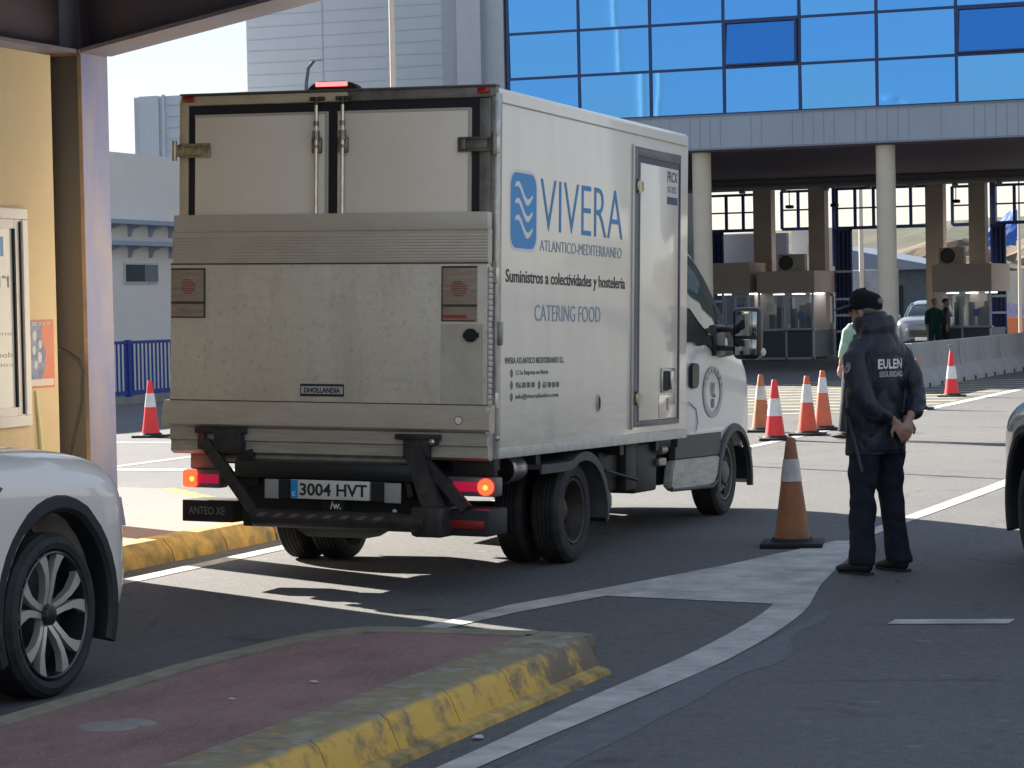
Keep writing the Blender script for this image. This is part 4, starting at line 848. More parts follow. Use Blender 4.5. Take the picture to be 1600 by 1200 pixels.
# ------------------------------------------------------------ cars
def car(name, label, cat, loc, rz, paint, glassm=GLASS_DK, W_=.93, wheels='car', wb=2.72, group=None, bright=False, hood=None):
    t = thing(name, label, cat, loc, rz, group)
    fa = 1.36; ra = fa-wb
    P = mat('paint_'+paint[0], paint[1], .32, paint[2], coat=.8)
    #       y(from front axle)  hw    zlow  zbelt  ztop  topfrac
    st = [(fa+.88, .32, .42, .66, .84), (fa+.855, .56, .36, .74, .95), (fa+.80, .77, .30, .82, 1.02), (fa+.70, .88, .27, .88, 1.06), (fa+.55, .92, .27, .93, 1.095), (fa+.30, .93, .27, .97, 1.125), (fa, .935, .28, 1.0, 1.15), (fa-.3, .935, .28, 1.01, 1.165), (fa-.62, .935, .28, 1.02, 1.175), (fa-.95, .93, .27, 1.03, 1.18),
          (fa-1.5, .93, .27, 1.02, 1.12), (ra+.5, .93, .28, 1.04, 1.12), (ra, .93, .28, 1.06, 1.14), (ra-.4, .92, .30, 1.08, 1.16), (ra-.68, .88, .34, 1.08, 1.16), (ra-.82, .78, .40, 1.04, 1.12), (ra-.88, .60, .45, .98, 1.05)]
    secs = []
    for y, hw, zl, zb_, zt in st:
        h = [(hw*.90, zl), (hw*.975, zl+.07), (hw, zl+.20), (hw*.995, (zl+zb_)/2+.06), (hw*1.0, zb_-.10), (hw*.985, zb_), (hw*.93, zb_+(zt-zb_)*.5), (hw*.80, zb_+(zt-zb_)*.86), (hw*.55, zt), (hw*.22, zt+.012)]
        secs.append([(a*(W_/.93), y, z) for a, z in h]+[(-a*(W_/.93), y, z) for a, z in h[::-1]])
    b = MB(); b.loft(secs); me = evaluated(b.mesh('t', 0), [('SUBSURF', dict(levels=2, render_levels=2))])
    c = MB()
    for y in (fa, ra):
        for s_ in (-1, 1): c.cyl((s_*.60, y, .39), (s_*1.2, y, .39), .468, n=48)
    me = boolean(me, c.mesh('c', 0)); me.shade_smooth(); me.set_sharp_from_angle(angle=R(38)); body_ = link('body', me, P, t)
    # glasshouse
    gh = MB(); gs = []
    for y, hb, zb_, hr, zr in ((fa-.88, .78, 1.10, .74, 1.14), (fa-1.25, .84, 1.08, .66, 1.42), (fa-1.65, .86, 1.07, .63, 1.60), (fa-2.2, .86, 1.07, .63, 1.65), (ra+.1, .85, 1.08, .62, 1.64), (ra-.35, .83, 1.10, .60, 1.58), (ra-.72, .78, 1.10, .56, 1.25)):
        h = [(hb, zb_), ((hb+hr)/2+.01, (zb_+zr)/2), (hr, zr-.04), (hr*.85, zr), (hr*.4, zr+.015)]
        gs.append([(a, y, z) for a, z in h]+[(-a, y, z) for a, z in h[::-1]])
    gh.loft(gs); gme = evaluated(gh.mesh('t', 0), [('SUBSURF', dict(levels=1, render_levels=1))]); gme.shade_smooth(); link('window_glass', gme, glassm, t)
    rf_ = MB(); rs = []
    for y, hr, zr in ((fa-1.5, .55, 1.565), (fa-1.68, .60, 1.625), (fa-2.2, .61, 1.68), (ra+.1, .60, 1.67), (ra-.38, .56, 1.61)):
        rs.append([(hr, y, zr-.035), (hr*.8, y, zr), (0, y, zr+.02), (-hr*.8, y, zr), (-hr, y, zr-.035), (0, y, zr-.05)])
    rf_.loft(rs); rf_.build('roof', P, t)
    pl = MB()
    for s_ in (-1, 1):
        pl.tube([(s_*.83, fa-.92, 1.10), (s_*.72, fa-1.25, 1.42), (s_*.625, fa-1.66, 1.60)], .028, 6); pl.tube([(s_*.86, fa-1.95, 1.08), (s_*.64, fa-2.0, 1.62)], .03, 6); pl.tube([(s_*.80, ra-.55, 1.12), (s_*.60, ra-.4, 1.58)], .045, 6)
    pl.build('pillar', P, t)
    CL = mat('black_cladding', (.012, .013, .015), .6)
    for y in (fa, ra):
        for s_ in (-1, 1):
            ar = MB(); ss = []
            for i in range(25):
                a = R(-22+i*224/24); c_, n_2 = math.cos(a), math.sin(a); r0, r1 = .455, .535
                xo = W_*(1.012 if abs(c_) < .6 else 1.0)
                taper = 0.0
                ss.append([(s_*(xo-.10), y+r0*c_, .39+r0*n_2), (s_*(xo-.012), y+r0*c_, .39+r0*n_2), (s_*(xo+.006), y+(r0+.02)*c_, .39+(r0+.02)*n_2), (s_*(xo+.004), y+(r1-.012)*c_, .39+(r1-.012)*n_2), (s_*(xo-.02), y+r1*c_, .39+r1*n_2)])
            ar.loft(ss); ar.build('wheel_arch', CL, t, smooth=35)
            MB().prism([(y+.44*math.cos(R(a)), .40+.44*math.sin(R(a))) for a in range(5, 176, 10)], 'x', *sorted((s_*.5, s_*.62))).build('wheel_well', BLACK, t)
            wheel(t, (s_*(W_-.115-.02), y, .375), .375 if wheels == 'alloy' else .35, .225, s_, wheels).location.z = .375 if wheels == 'alloy' else .35
    for s_ in (-1, 1):
        MB().box(*sorted((s_*(W_-.03), s_*(W_+.012))), ra+.48, fa-.48, .27, .40, .02).build('sill_cladding', CL, t)
        MB().box(*sorted((s_*.95, s_*1.12)), fa-1.12, fa-.98, 1.08, 1.22, .04).build('wing_mirror', P, t)
        # head lamp and tail lamp
        MB().loft([[(s_*.50, fa+.87, .80), (s_*.50, fa+.89, .68), (s_*.50, fa+.85, .68), (s_*.50, fa+.85, .80)], [(s_*.86, fa+.70, .86), (s_*.87, fa+.72, .72), (s_*.80, fa+.6, .72), (s_*.80, fa+.6, .86)]]).build('headlight', mat('lamp_glass', (.5, .55, .6), .08, .4), t)
        MB().loft([[(s_*.50, ra-.90, 1.0), (s_*.50, ra-.91, .86), (s_*.50, ra-.8, .86), (s_*.50, ra-.8, 1.0)], [(s_*.90, ra-.55, 1.02), (s_*.915, ra-.55, .84), (s_*.8, ra-.5, .84), (s_*.8, ra-.5, 1.02)]]).build('tail_lamp', RED_LENS, t)
    bp = MB(); fr_s = []
    for y, hw, z0, z1 in ((fa+.89, .28, .27, .42), (fa+.83, .52, .25, .40), (fa+.74, .72, .24, .38), (fa+.62, .84, .24, .36), (fa+.47, .925, .24, .34)):
        k_ = W_/.93; fr_s.append([(hw*k_, y, z0), (hw*k_+.004, y, z1), (-hw*k_-.004, y, z1), (-hw*k_, y, z0)])
    bp.loft(fr_s); bp.build('front_bumper', CL, t)
    bp = MB(); bp.loft([[(hw, y, z0), (hw, y, z1), (-hw, y, z1), (-hw, y, z0)] for y, hw, z0, z1 in ((ra-.92, .70, .30, .50), (ra-.80, .86, .27, .48), (ra-.47, .935, .26, .42))]); bp.build('rear_bumper', CL, t)
    gr = MB()
    for i in range(5): gr.box(-.45, .45, fa+.84, fa+.90, .50+i*.045, .525+i*.045, .004)
    gr.build('grille', BLK_GLOSS, t)
    MB().box(-.26, .26, fa+.885, fa+.91, .36, .47, .003).build('number_plate', WHT, t)
    return t
wc = car('parked_car', 'pearl white crossover car with black arch cladding, cut off by the left edge', 'car', (-7.0, 9.915-1.36, 0), 0, ('pearl_white', (.80, .73, .65), .0), wheels='alloy')
bdg = MB(); bdg.prism([(-.62+1.36, .985), (-.50+1.36, 1.0), (-.455+1.36, .985), (-.50+1.36, .955), (-.62+1.36, .93)], 'x', .925, .945, .004)
bdg.build('fender_badge', CHROME, wc)
rc_ = car('parked_car', 'dark burgundy car mostly cut off by the right edge of the photo', 'car', (0, 0, 0), 0, ('burgundy', (.035, .008, .010), .1), wheels='car')
hd_ = R(9.7+16); rc_.rotation_euler = (0, 0, hd_)
fwd_ = Vector((-math.sin(hd_), math.cos(hd_), 0)); lft = Vector((-math.cos(hd_), -math.sin(hd_), 0))
rc_.location = Vector((-3.08, 17.05, 0))-fwd_*(1.36+.83)-lft*.86
gv = car('grey_car', 'small grey car with a blue tinted roof coming through the passage beyond the concrete barriers', 'car', (-17.85, 85.5, 0), math.pi+.1, ('blue_grey', (.20, .24, .28), .4), wheels='car')

# ------------------------------------------------------------ cones
def cone(loc, h, cols, label, rz=0, topcap=None, base_w=.22, band=(.50, .76)):
    t = thing('traffic_cone', label, 'traffic cone', loc, rz, 'traffic cones on the road')
    b = MB(); b.box(-base_w, base_w, -base_w, base_w, 0, .035, .012); b.lathe([(.03, .165), (.05, .15), (.06, .14)], (0, 0, 0), 'z', 28); b.build('base', BLACK, t)
    def rad(z): return .128-(.128-.032)*(z-.05)/(h-.05)
    lo, b0, b1 = cols
    z1 = .05+(h-.05)*band[0]; z2 = .05+(h-.05)*band[1]
    MB().lathe([(.05, rad(.05)), (z1, rad(z1)), (z2, rad(z2)), (h-.02, rad(h-.02)), (h, .026), (h, .018), (h-.05, .015)], (0, 0, 0), 'z', 28).build('cone_body', lo, t)
    MB().lathe([(z1, rad(z1)+.0015), (z1+.001, rad(z1)+.0035), (z2-.001, rad(z2)+.0035), (z2, rad(z2)+.0015)], (0, 0, 0), 'z', 28).build('reflective_band', b0, t)
    if topcap: topcap(t)
    return t
OR_OLD = mat('faded_dirty_orange', (.40, .135, .045), .6, vcol=(.20, .11, .06), vscale=7, bump=.2)
OR_OLD2 = mat('brown_orange', (.50, .17, .06), .6, vcol=(.30, .13, .07), vscale=8)
RED_C = mat('bright_red_plastic', (.80, .03, .035), .45); OR_C = mat('red_orange_plastic', (.72, .08, .035), .5, vcol=(.55, .10, .05), vscale=6); OR_D = mat('orange_plastic', (.70, .14, .06), .5, vcol=(.45, .14, .08), vscale=6)
BAND = mat('white_reflective_sleeve', (.62, .60, .56), .4, vcol=(.42, .41, .40), vscale=9); BANDC = mat('clean_reflective_sleeve', (.75, .74, .74), .35, vcol=(.6, .6, .6), vscale=9)
cone((-4.64, 17.40, 0), .77, (OR_OLD, BAND, OR_OLD), 'faded dirty orange cone with a worn grey band, standing in the shade beside the guard', R(12), band=(.57, .79))
cone((-8.40, 30.75, 0), .76, (RED_C, BANDC, RED_C), 'bright red cone with clean white band, front one of the cluster past the truck cab', R(20), band=(.36, .67))
cone((-8.28, 31.9, 0), .77, (OR_C, BANDC, OR_C), 'red orange cone right behind the bright red cone', R(5), band=(.52, .85))
cone((-9.12, 32.7, 0), .77, (OR_OLD2, BAND, OR_OLD2), 'old brownish orange cone nearest to the truck cab in the far cluster', R(0), band=(.53, .78))
def cap1(t): MB().lathe([(.60, .062), (.63, .058), (.77, .042), (.80, .03)], (0, 0, 0), 'z', 20).build('top_sleeve', BANDC, t)
cone((-8.40, 33.2, 0), .80, (OR_D, BANDC, OR_D), 'orange cone with white upper sleeve standing alone left of the guard', R(30), band=(.6, .88))
cone((-8.42, 39.3, 0), .80, (OR_OLD2, BAND, OR_OLD2), 'cone partly hidden behind the guard, in front of the concrete barriers', R(0))
def cap2(t):
    MB().cyl((0, 0, .78), (0, 0, .90), .028, n=10).box(-.05, .05, -.02, .02, .86, .93, .01).build('lamp_holder', mat('holder_grey', (.2, .19, .17), .6), t)
cone((-8.90, 44.4, 0), .80, (RED_C, BANDC, RED_C), 'red cone with a grey lamp holder on top, in front of the concrete barriers', R(0), cap2, band=(.36, .66))
cone((-17.66, 31.4, 0), .80, (RED_C, BANDC, RED_C), 'red and white cone by the blue fence, left of the truck', R(10))

# ------------------------------------------------------------ concrete barriers
CONC = mat('precast_concrete', (.42, .40, .38), .85, vcol=(.34, .33, .32), vscale=1.5, bump=.3, bscale=40)
bb = thing('concrete_barrier', None, None, (0, 0, 0))
prof = [(-.30, 0), (-.30, .07), (-.24, .22), (-.12, .36), (-.085, .60), (-.075, .86), (-.055, .875), (.055, .875), (.075, .86), (.085, .60), (.12, .36), (.24, .22), (.30, .07), (.30, 0)]
names = ['nearest concrete barrier segment, behind the guard', 'second concrete barrier segment beyond the guard', 'third concrete barrier segment beyond the guard', 'fourth concrete barrier segment beyond the guard', 'fifth concrete barrier segment beyond the guard', 'sixth concrete barrier segment beyond the guard', 'concrete barrier segment at the right edge of the photo']
Lb = 2.36
for i in range(9):
    o = bb if i == 0 else None
    if i == 0:
        mb = MB()
        for y0, y1 in ((-Lb/2+.02, -Lb/2+.05), (-Lb/2+.05, Lb/2-.05), (Lb/2-.05, Lb/2-.02)): pass
        ends = [(-Lb/2+.012, .90), (-Lb/2+.045, 1), (Lb/2-.045, 1), (Lb/2-.012, .90)]
        mb.loft([[(x*s_, y, z*(1 if s_ == 1 else .985)) for x, z in prof] for y, s_ in ends]); mb.build('barrier_body', CONC, bb, smooth=25)
        for y in (-.6, .6): MB().box(-.305, .305, y-.09, y+.09, .0, .085, .004).build('lifting_slot', BLACK, bb)
    else:
        o = copy_tree(bb)
    o.location = (-10.62+(.01 if i % 2 else -.01), 47.55+i*Lb, 0)
    tag(o, names[min(i, 6)] if i < 7 else ('concrete barrier segment past the right edge in front of the second booth' if i == 7 else 'last concrete barrier segment in front of the passage'), 'barrier', 'concrete barriers in a row')

# ------------------------------------------------------------ terminal building across the road
YF = 60.0
PANEL = mat('blue_grey_cladding', (.34, .39, .46), .55, var=.08, vscale=.6)
PANEL_L = mat('cladding_groove', (.26, .30, .35), .6)
MULL = mat('navy_mullion', (.008, .035, .14), .4)
def glassm(name, col, rough=.03):
    m = bpy.data.materials.new(name); m.use_nodes = True; b = m.node_tree.nodes['Principled BSDF']
    b.inputs['Base Color'].default_value = (*col, 1); b.inputs['Metallic'].default_value = 1; b.inputs['Roughness'].default_value = rough
    n = m.node_tree; tc = n.nodes.new('ShaderNodeTexCoord'); nz = n.nodes.new('ShaderNodeTexNoise'); nz.inputs['Scale'].default_value = .35; n.links.new(tc.outputs['Object'], nz.inputs[0])
    bp = n.nodes.new('ShaderNodeBump'); bp.inputs['Strength'].default_value = .05; bp.inputs['Distance'].default_value = .05; n.links.new(nz.outputs[0], bp.inputs['Height']); n.links.new(bp.outputs[0], b.inputs['Normal'])
    return m
BLUE_G = glassm('blue_mirror_glass', (.10, .345, .77)); BLUE_D = glassm('dark_blue_glass', (.045, .20, .56))
bd = thing('terminal_building', 'terminal building with blue mirror glass above an open drive-through passage and grey panel cladding', 'building', (-18, YF, 0))
def at_root(root):
    def f(name, mb, mt, parent=None, smooth=0):
        o = mb.build(name, mt, parent or root, None, smooth)
        if parent is None: o.matrix_parent_inverse = Matrix.Translation(-root.location)
        return o
    return f
tp = at_root(bd)
ZT = 6.37+4*1.135
tp('upper_block', MB().box(-23.25, 8, YF+.08, 76, 5.55, ZT-.01).box(-23.25, 8, YF-.02, 76, ZT-.01, ZT+.25), PANEL)
tp('fascia', MB().box(-23.3, 8, YF-.06, YF+.08, 5.53, 6.34), PANEL)
fg = MB(); x = -23.1; random.seed(5)
while x < 8: fg.box(x, x+.016, YF-.066, YF-.058, 5.55, 6.32); x += random.choice((.26, .26, .52, .26, .78))
tp('fascia_groove', fg, PANEL_L)
tp('fascia_edge', MB().box(-23.3, 8, YF-.09, YF-.06, 5.50, 5.545).box(-23.3, 8, YF-.09, YF-.06, 6.335, 6.365), mat('edge_flashing', (.20, .23, .28), .5))
cols_x = [-23.20, -21.30, -19.42, -17.53, -15.62, -13.72, -11.80, -9.88, -7.96, -6.04, -4.12]
ml = MB()
for x in cols_x: ml.box(x-.035, x+.035, YF-.03, YF+.02, 6.37, ZT)
for r in range(5): ml.box(-23.24, -4.1, YF-.025, YF+.02, 6.37+r*1.135-.03, 6.37+r*1.135+.03)
tp('mullion_grid', ml, MULL)
for r in range(4):
    for c_ in range(10):
        dark = (r == 1 and c_ in (3, 6)) or (r == 3 and c_ == 8)
        x0, x1 = cols_x[c_]+.04, cols_x[c_+1]-.04; z0, z1 = 6.37+r*1.135+.035, 6.37+(r+1)*1.135-.035
        if not dark:
            random.seed(r*31+c_*7); a_, b_2 = random.uniform(-.012, .012), random.uniform(-.010, .010)
            tp('window_pane', MB().loft([[(x0, YF-.005-a_-b_2, z0), (x1, YF-.005+a_-b_2, z0), (x1, YF+.02, z0), (x0, YF+.02, z0)], [(x0, YF-.005-a_+b_2, z1), (x1, YF-.005+a_+b_2, z1), (x1, YF+.02, z1), (x0, YF+.02, z1)]]), BLUE_G)
        else:
            o = tp('opening_window', MB().loft([[(x0+.03, YF-.02, z1-.03), (x1-.03, YF-.02, z1-.03), (x1-.03, YF+.0, z1-.03), (x0+.03, YF+.0, z1-.03)], [(x0+.03, YF-.10, z0+.03), (x1-.03, YF-.10, z0+.03), (x1-.03, YF-.08, z0+.03), (x0+.03, YF-.08, z0+.03)]]), BLUE_D)
            tp('sash_frame', MB().box(x0, x1, YF-.10, YF+.0, z1-.03, z1).box(x0, x1, YF-.12, YF+.0, z0, z0+.04).box(x0, x0+.04, YF-.10, YF, z0+.04, z1-.03).box(x1-.06, x1, YF-.12, YF, z0+.04, z1-.03), MULL)
# clad block on the left with wavy horizontal joints
tp('clad_block', MB().box(-30.6, -24.5, YF, 78, 0, 14.0), PANEL)
tp('corner_pier', MB().box(-24.5, -23.85, YF-.25, 78, 0, 14.0).box(-23.85, -23.3, YF-.05, 78, 0, 14.0), mat('pier_cladding', (.36, .40, .46), .55, var=.08))
gv_ = MB(); z = .4
while z < 13.6:
    for x0, x1 in ((-30.55, -28.4), (-28.36, -26.6), (-26.56, -25.0)):
        y = YF-.008; dz = .03*noise.noise(Vector((x0, z*3, 0))); gv_.loft([[(x0, y, z+dz), (x0, y+.01, z+dz), (x0, y+.01, z+dz+.02), (x0, y, z+dz+.02)], [(x1, y, z-dz), (x1, y+.01, z-dz), (x1, y+.01, z-dz+.02), (x1, y, z-dz+.02)]])
    z += .315
tp('cladding_joint', gv_, PANEL_L)
tp('vertical_joint', MB().box(-28.4, -28.37, YF-.01, YF+.01, 0, 14).box(-25.0, -24.5, YF-.03, YF, 0, 14.0), PANEL_L)
# passage: soffit, round columns, rear piers, beam
SOF = mat('dark_soffit', (.10, .095, .14), .7, vcol=(.16, .085, .11), vscale=.5, stretch=(.3, 2, 1))
tp('soffit', MB().box(-23.2, 8, YF+.1, 77, 5.46, 5.54), SOF)
CR = mat('cream_column_paint', (.66, .58, .46), .7, vcol=(.60, .53, .41), vscale=2)
for x in (-18.25, -13.62, -9.0, -4.3, .4): tp('round_column', MB().cyl((x, YF+.35, 0), (x, YF+.35, 5.46), .235, n=28), CR, smooth=40)
PIER = mat('taupe_pier_paint', (.42, .36, .30), .75, vcol=(.37, .32, .265), vscale=1.5)
for x0, x1 in ((-21.29, -20.72), (-19.54, -19.03), (-15.92, -15.38), (-14.61, -14.12), (-10.4, -9.85), (-5.0, -4.45)): tp('pier', MB().box(x0, x1, 75.8, 76.3, 0, 5.46), PIER)
tp('service_beam', MB().box(-23.2, 8, 74.6, 75.2, 5.15, 5.45).box(-23.2, 8, 75.4, 76.2, 5.28, 5.46), mat('grey_beam', (.19, .19, .21), .7, var=.2, vscale=2))
pp = MB().tube([(-23, 74.5, 5.22), (8, 74.5, 5.22)], .07)
for i in range(22): pp.box(-22.6+i*1.3, -22.45+i*1.3, 74.3, 74.5, 5.05, 5.15)
tp('ceiling_pipe', pp, mat('pale_pipe', (.28, .28, .29), .6))
FRB = mat('navy_frame', (.012, .035, .17), .45)
def wframe(x0, x1, z0, z1, nx, nz_=2, y=76.8):
    m_ = MB(); t = .045
    m_.box(x0, x1, y, y+.06, z0-.05, z0+.05); m_.box(x0, x1, y, y+.06, z1-.05, z1+.03)
    for i in range(nx+1): xx = x0+(x1-x0)*i/nx; m_.box(xx-t, xx+t, y-.01, y+.07, z0, z1)
    for j in range(1, nz_): zz = z0+(z1-z0)*j/nz_; m_.box(x0, x1, y, y+.06, zz-.025, zz+.025)
    return tp('window_frame', m_, FRB)
wframe(-23.0, -21.35, 4.0, 5.12, 3); wframe(-20.65, -19.6, 4.0, 5.18, 2); wframe(-18.9, -16.0, 3.98, 5.2, 5); wframe(-15.3, -14.7, 3.98, 5.15, 1); wframe(-14.0, -10.5, 4.0, 5.15, 6)
tp('window_frame', MB().box(-19.72, -19.56, 76.6, 76.9, 3.0, 5.3).box(-14.12, -13.95, 76.6, 76.9, 2.9, 5.35).box(-19.0, -18.92, 76.6, 76.9, 2.8, 5.3), FRB)
for i, x in enumerate((-22.7, -19.95, -18.55, -14.85)):
    tp('ceiling_camera', MB().box(x-.10, x+.10, 75.0, 75.3, 4.58, 4.68, .02).box(x-.01, x+.01, 75.1, 75.14, 4.68, 5.2), BLACK)
# inspection booths under the building
BAND_ = mat('taupe_booth_band', (.46, .39, .34), .75, vcol=(.41, .35, .305), vscale=2)
BG = mat('booth_glass', (.22, .30, .38), .06, spec=1.); BG.node_tree.nodes['Principled BSDF'].inputs['Alpha'].default_value = .32
BASE = mat('booth_base_panel', (.06, .085, .11), .5); AL = mat('booth_alloy', (.42, .46, .52), .4, .2)
def booth(x0, x1, label, zb0, zb1, open_left):
    y0, y1 = 73.9, 76.9
    t = thing('inspection_booth', label, 'booth', ((x0+x1)/2, (y0+y1)/2, 0), 0, 'inspection booths in the passage'); f = at_root(t)
    f('roof_band', MB().box(x0, x1, y0, y1, zb0, zb1, .01), BAND_)
    f('base_panel', MB().box(x0+.08, x1-.05, y0+.03, y1-.05, .05, .86), BASE)
    n_p = max(2, round((x1-x0)/.75)); fm = MB()
    for i in range(n_p+1): xx = x0+.06+(x1-x0-.12)*i/n_p; fm.box(xx-.03, xx+.03, y0, y0+.06, .0, zb0)
    fm.box(x0, x1, y0-.02, y0+.07, .86, .93); fm.box(x0, x1, y0, y0+.05, 0, .06)
    f('frame', fm, AL)
    for i in range(n_p):
        a = x0+.09+(x1-x0-.12)*i/n_p; b = x0+.03+(x1-x0-.12)*(i+1)/n_p
        f('window', MB().box(a, b, y0+.02, y0+.035, .93, zb0-.01), BG)
    inn = MB(); inn.box(x0+.1, x1-.1, y1-.3, y1-.2, .86, 1.05); inn.box(x0+.1, x1-.1, y1-.3, y1-.2, zb0-.12, zb0-.02)
    for i in range(n_p*2+1): xx = x0+.1+(x1-x0-.2)*i/(n_p*2); inn.box(xx-.035, xx+.035, y1-.3, y1-.2, 1.05, zb0-.12)
    inn.box(x0+.5, x0+.95, y1-.32, y1-.21, 1.05, zb0-.12)
    f('interior_wall', inn, mat('booth_interior', (.50, .55, .62), .7))
    f('notices', MB().box(x0+.3, x0+.5, y0+.01, y0+.018, 1.45, 1.72), mat('notice_paper', (.75, .74, .7), .6))
    f('poster_sheet', MB().box(x1-.55, x1-.38, y0+.01, y0+.018, 1.2, 1.42), mat('notice_blue', (.1, .2, .5), .6))
    it = MB(); random.seed(int(-x0*10))
    for i in range(6): xx = random.uniform(x0+.2, x1-.3); it.box(xx, xx+.14, y0+.6, y0+.9, .93, random.uniform(1.2, 1.7))
    f('desk_equipment', it, BLK_GLOSS)
    lt = MB()
    for i in range(3): xx = x0+.3+(x1-x0-.6)*i/2; lt.box(xx-.12, xx+.12, y0+1.2, y0+1.9, zb0-.05, zb0-.02)
    f('ceiling_light', lt, mat('lit_booth_tube', (.9, .95, 1.), .5, emit=1.2))
    f('counter', MB().box(x0+.8, x1+.05, y0-.22, y0+.02, .88, .93, .01), AL)
    return t
booth(-23.4, -20.9, 'grey inspection booth just right of the truck cab, behind the wing mirror', 2.03, 2.95, 1)
booth(-20.68, -18.9, 'grey inspection booth with an air conditioner on its brown roof, left of the guard', 2.0, 2.66, 1)
booth(-15.35, -13.6, 'inspection booth at the right end of the passage with a fan unit on top', 1.93, 2.75, 1)
def acu(x, z, label, w_=.55, cat='air conditioner'):
    t = thing('air_conditioner', label, cat, (x, 75.0, z), 0, 'air conditioners on the booth roofs')
    MB().box(-w_/2, w_/2, -.15, .15, 0, .52, .02).build('casing', mat('ac_beige', (.40, .37, .32), .6), t)
    MB().lathe([(-.155, .19), (-.17, .20), (-.17, .215), (-.15, .22)], (-w_/2+.26, 0, .26), 'y', 24).build('fan_ring', BLACK, t)
    MB().cyl((-w_/2+.26, -.152, .26), (-w_/2+.26, -.160, .26), .19, n=24).build('fan_grille', mat('dark_grille', (.05, .05, .055), .6), t)
acu(-19.85, 2.66, 'beige air conditioner on the booth roof between two piers, left of the guard', .85)
acu(-14.95, 2.75, 'beige air conditioner with dark round fan on the right booth roof', .75)
# walls seen behind the first booths
tag(MB().box(-24.5, -21.1, 79.0, 79.3, 0, 3.95).build('grey_wall', mat('grey_wall_paint', (.20, .21, .25), .8)), 'plain grey wall seen between the truck cab and the first passage pier', 'wall')
ww = tag(MB().box(-21.2, -19.4, 80.0, 80.2, 0, 4.1).build('white_wall', mat('white_wall_paint', (.62, .62, .60), .8)), 'pale wall with a dark slot behind the air conditioner on the booth', 'wall')
MB().box(-20.62, -20.5, 79.97, 80.0, 3.2, 3.6).build('wall_slot', BLACK, ww)
# blue vertical grille gates
def gate(x0, x1, label):
    t = thing('grille_gate', label, 'gate', ((x0+x1)/2, 76.6, 0), 0, 'blue grille gates in the passage'); f = at_root(t)
    m_ = MB(); m_.box(x0, x0+.06, 76.4, 76.5, 0, 3.95); m_.box(x1-.06, x1, 76.4, 76.5, 0, 3.95); m_.box(x0, x1, 76.4, 76.5, 3.88, 3.95); f('gate_frame', m_, FRB)
    n = max(3, int((x1-x0)/.12)); m_ = MB()
    for i in range(1, n): xx = x0+(x1-x0)*i/n; m_.box(xx-.02, xx+.02, 76.42, 76.46, .05, 3.9)
    f('gate_bars', m_, FRB)
    for z in (.1, .75, 1.25, 1.75, 2.6): f('gate_rail', MB().box(x0+.02, x1, 76.38, 76.41, z, z+.07), mat('rail_pale_blue', (.42, .50, .62), .5))
    f('gate_backing', MB().box(x0+.05, x1-.05, 76.52, 76.54, .1, 3.9), mat('gate_dark_mesh', (.015, .03, .07), .7))
gate(-18.88, -18.34, 'tall navy grille gate just left above the guard')
gate(-14.07, -13.62, 'tall navy grille gate at the right end of the right booth')
gate(-22.9, -22.45, 'navy barred panel above the booth beside the truck cab')

# ------------------------------------------------------------ far things beyond the passage
def simple(name, mb, mt, label, cat, **k): return tag(mb.build(name, mt, smooth=30), label, cat, **k)
sh = thing('warehouse', 'low grey warehouse with dark blue roofs seen through the passage behind the guard', 'building', (-29, 120, 0)); f = at_root(sh)
f('wall', MB().box(-34, -24.6, 118, 126, 0, 3.2), mat('warehouse_wall', (.10, .12, .15), .8, var=.3))
f('roof', MB().prism([(-34.4, 3.2), (-29.5, 4.4), (-24.2, 3.3), (-24.2, 3.15), (-34.4, 3.05)], 'y', 117, 127), mat('slate_blue_roof', (.16, .20, .27), .6, var=.2))
f('door', MB().box(-29.8, -27.9, 117.9, 118, 0, 2.6), BLACK); f('door', MB().box(-27.0, -25.9, 117.9, 118, 0, 2.4), BLACK)
f('window', MB().box(-33, -31, 117.9, 118, 1.2, 2.4), GLASS_DK)
simple('site_office', MB().box(-27.2, -25.2, 112, 114, 0, 3.1, .05), mat('office_grey', (.30, .31, .32), .7, var=.3, vscale=2), 'small pale cabin standing behind the grey car', 'cabin')
simple('boundary_wall', MB().box(-21.6, -9, 121, 121.4, 0, 3.0), mat('cream_wall', (.66, .60, .48), .8, var=.08), 'sunlit cream wall at the right edge behind the blue gate', 'wall')
pf = thing('panel_fence', 'pale lilac panel fence at the right edge above the barriers', 'fence', (-20, 108, 0)); f = at_root(pf)
m_ = MB(); [m_.box(-21.0+i*.28, -20.77+i*.28, 107.9, 108, .1, 1.5, .02) for i in range(14)]; f('fence_panels', m_, mat('lilac_panel', (.34, .34, .52), .6))
f('fence_rail', MB().box(-21.1, -17, 108, 108.05, 1.1, 1.2), AL)
simple('water_barrier', MB().prism([(-18.9, 0), (-18.75, .55), (-18.6, .9), (-17.6, .9), (-17.45, .55), (-17.3, 0)], 'y', 103.6, 104, .04), mat('orange_plastic_barrier', (.72, .20, .06), .5), 'orange plastic road barrier at the far right edge', 'barrier')
tp_ = MB(); cols = []
for j in range(9):
    row = []
    for i in range(9):
        u, v = i/8, j/8
        x = -24.9+1.9*u; z = 4.4+2.3*v*(.35+.65*u)+.12*noise.noise(Vector((u*4, v*4, 0)))
        row.append(tp_.bm.verts.new((x, 132+1.5*v+.3*noise.noise(Vector((u*5, v*5, 3))), z)))
    cols.append(row)
for j in range(8):
    for i in range(8): tp_.bm.faces.new((cols[j][i], cols[j][i+1], cols[j+1][i+1], cols[j+1][i]))
bmesh.ops.solidify(tp_.bm, geom=tp_.bm.faces[:], thickness=.12)
simple('tarpaulin', tp_, mat('blue_tarpaulin', (.03, .12, .55), .5, vcol=(.12, .25, .6), vscale=1.), 'crumpled blue tarpaulin on the earth slope, between the two right passage piers', 'tarpaulin')
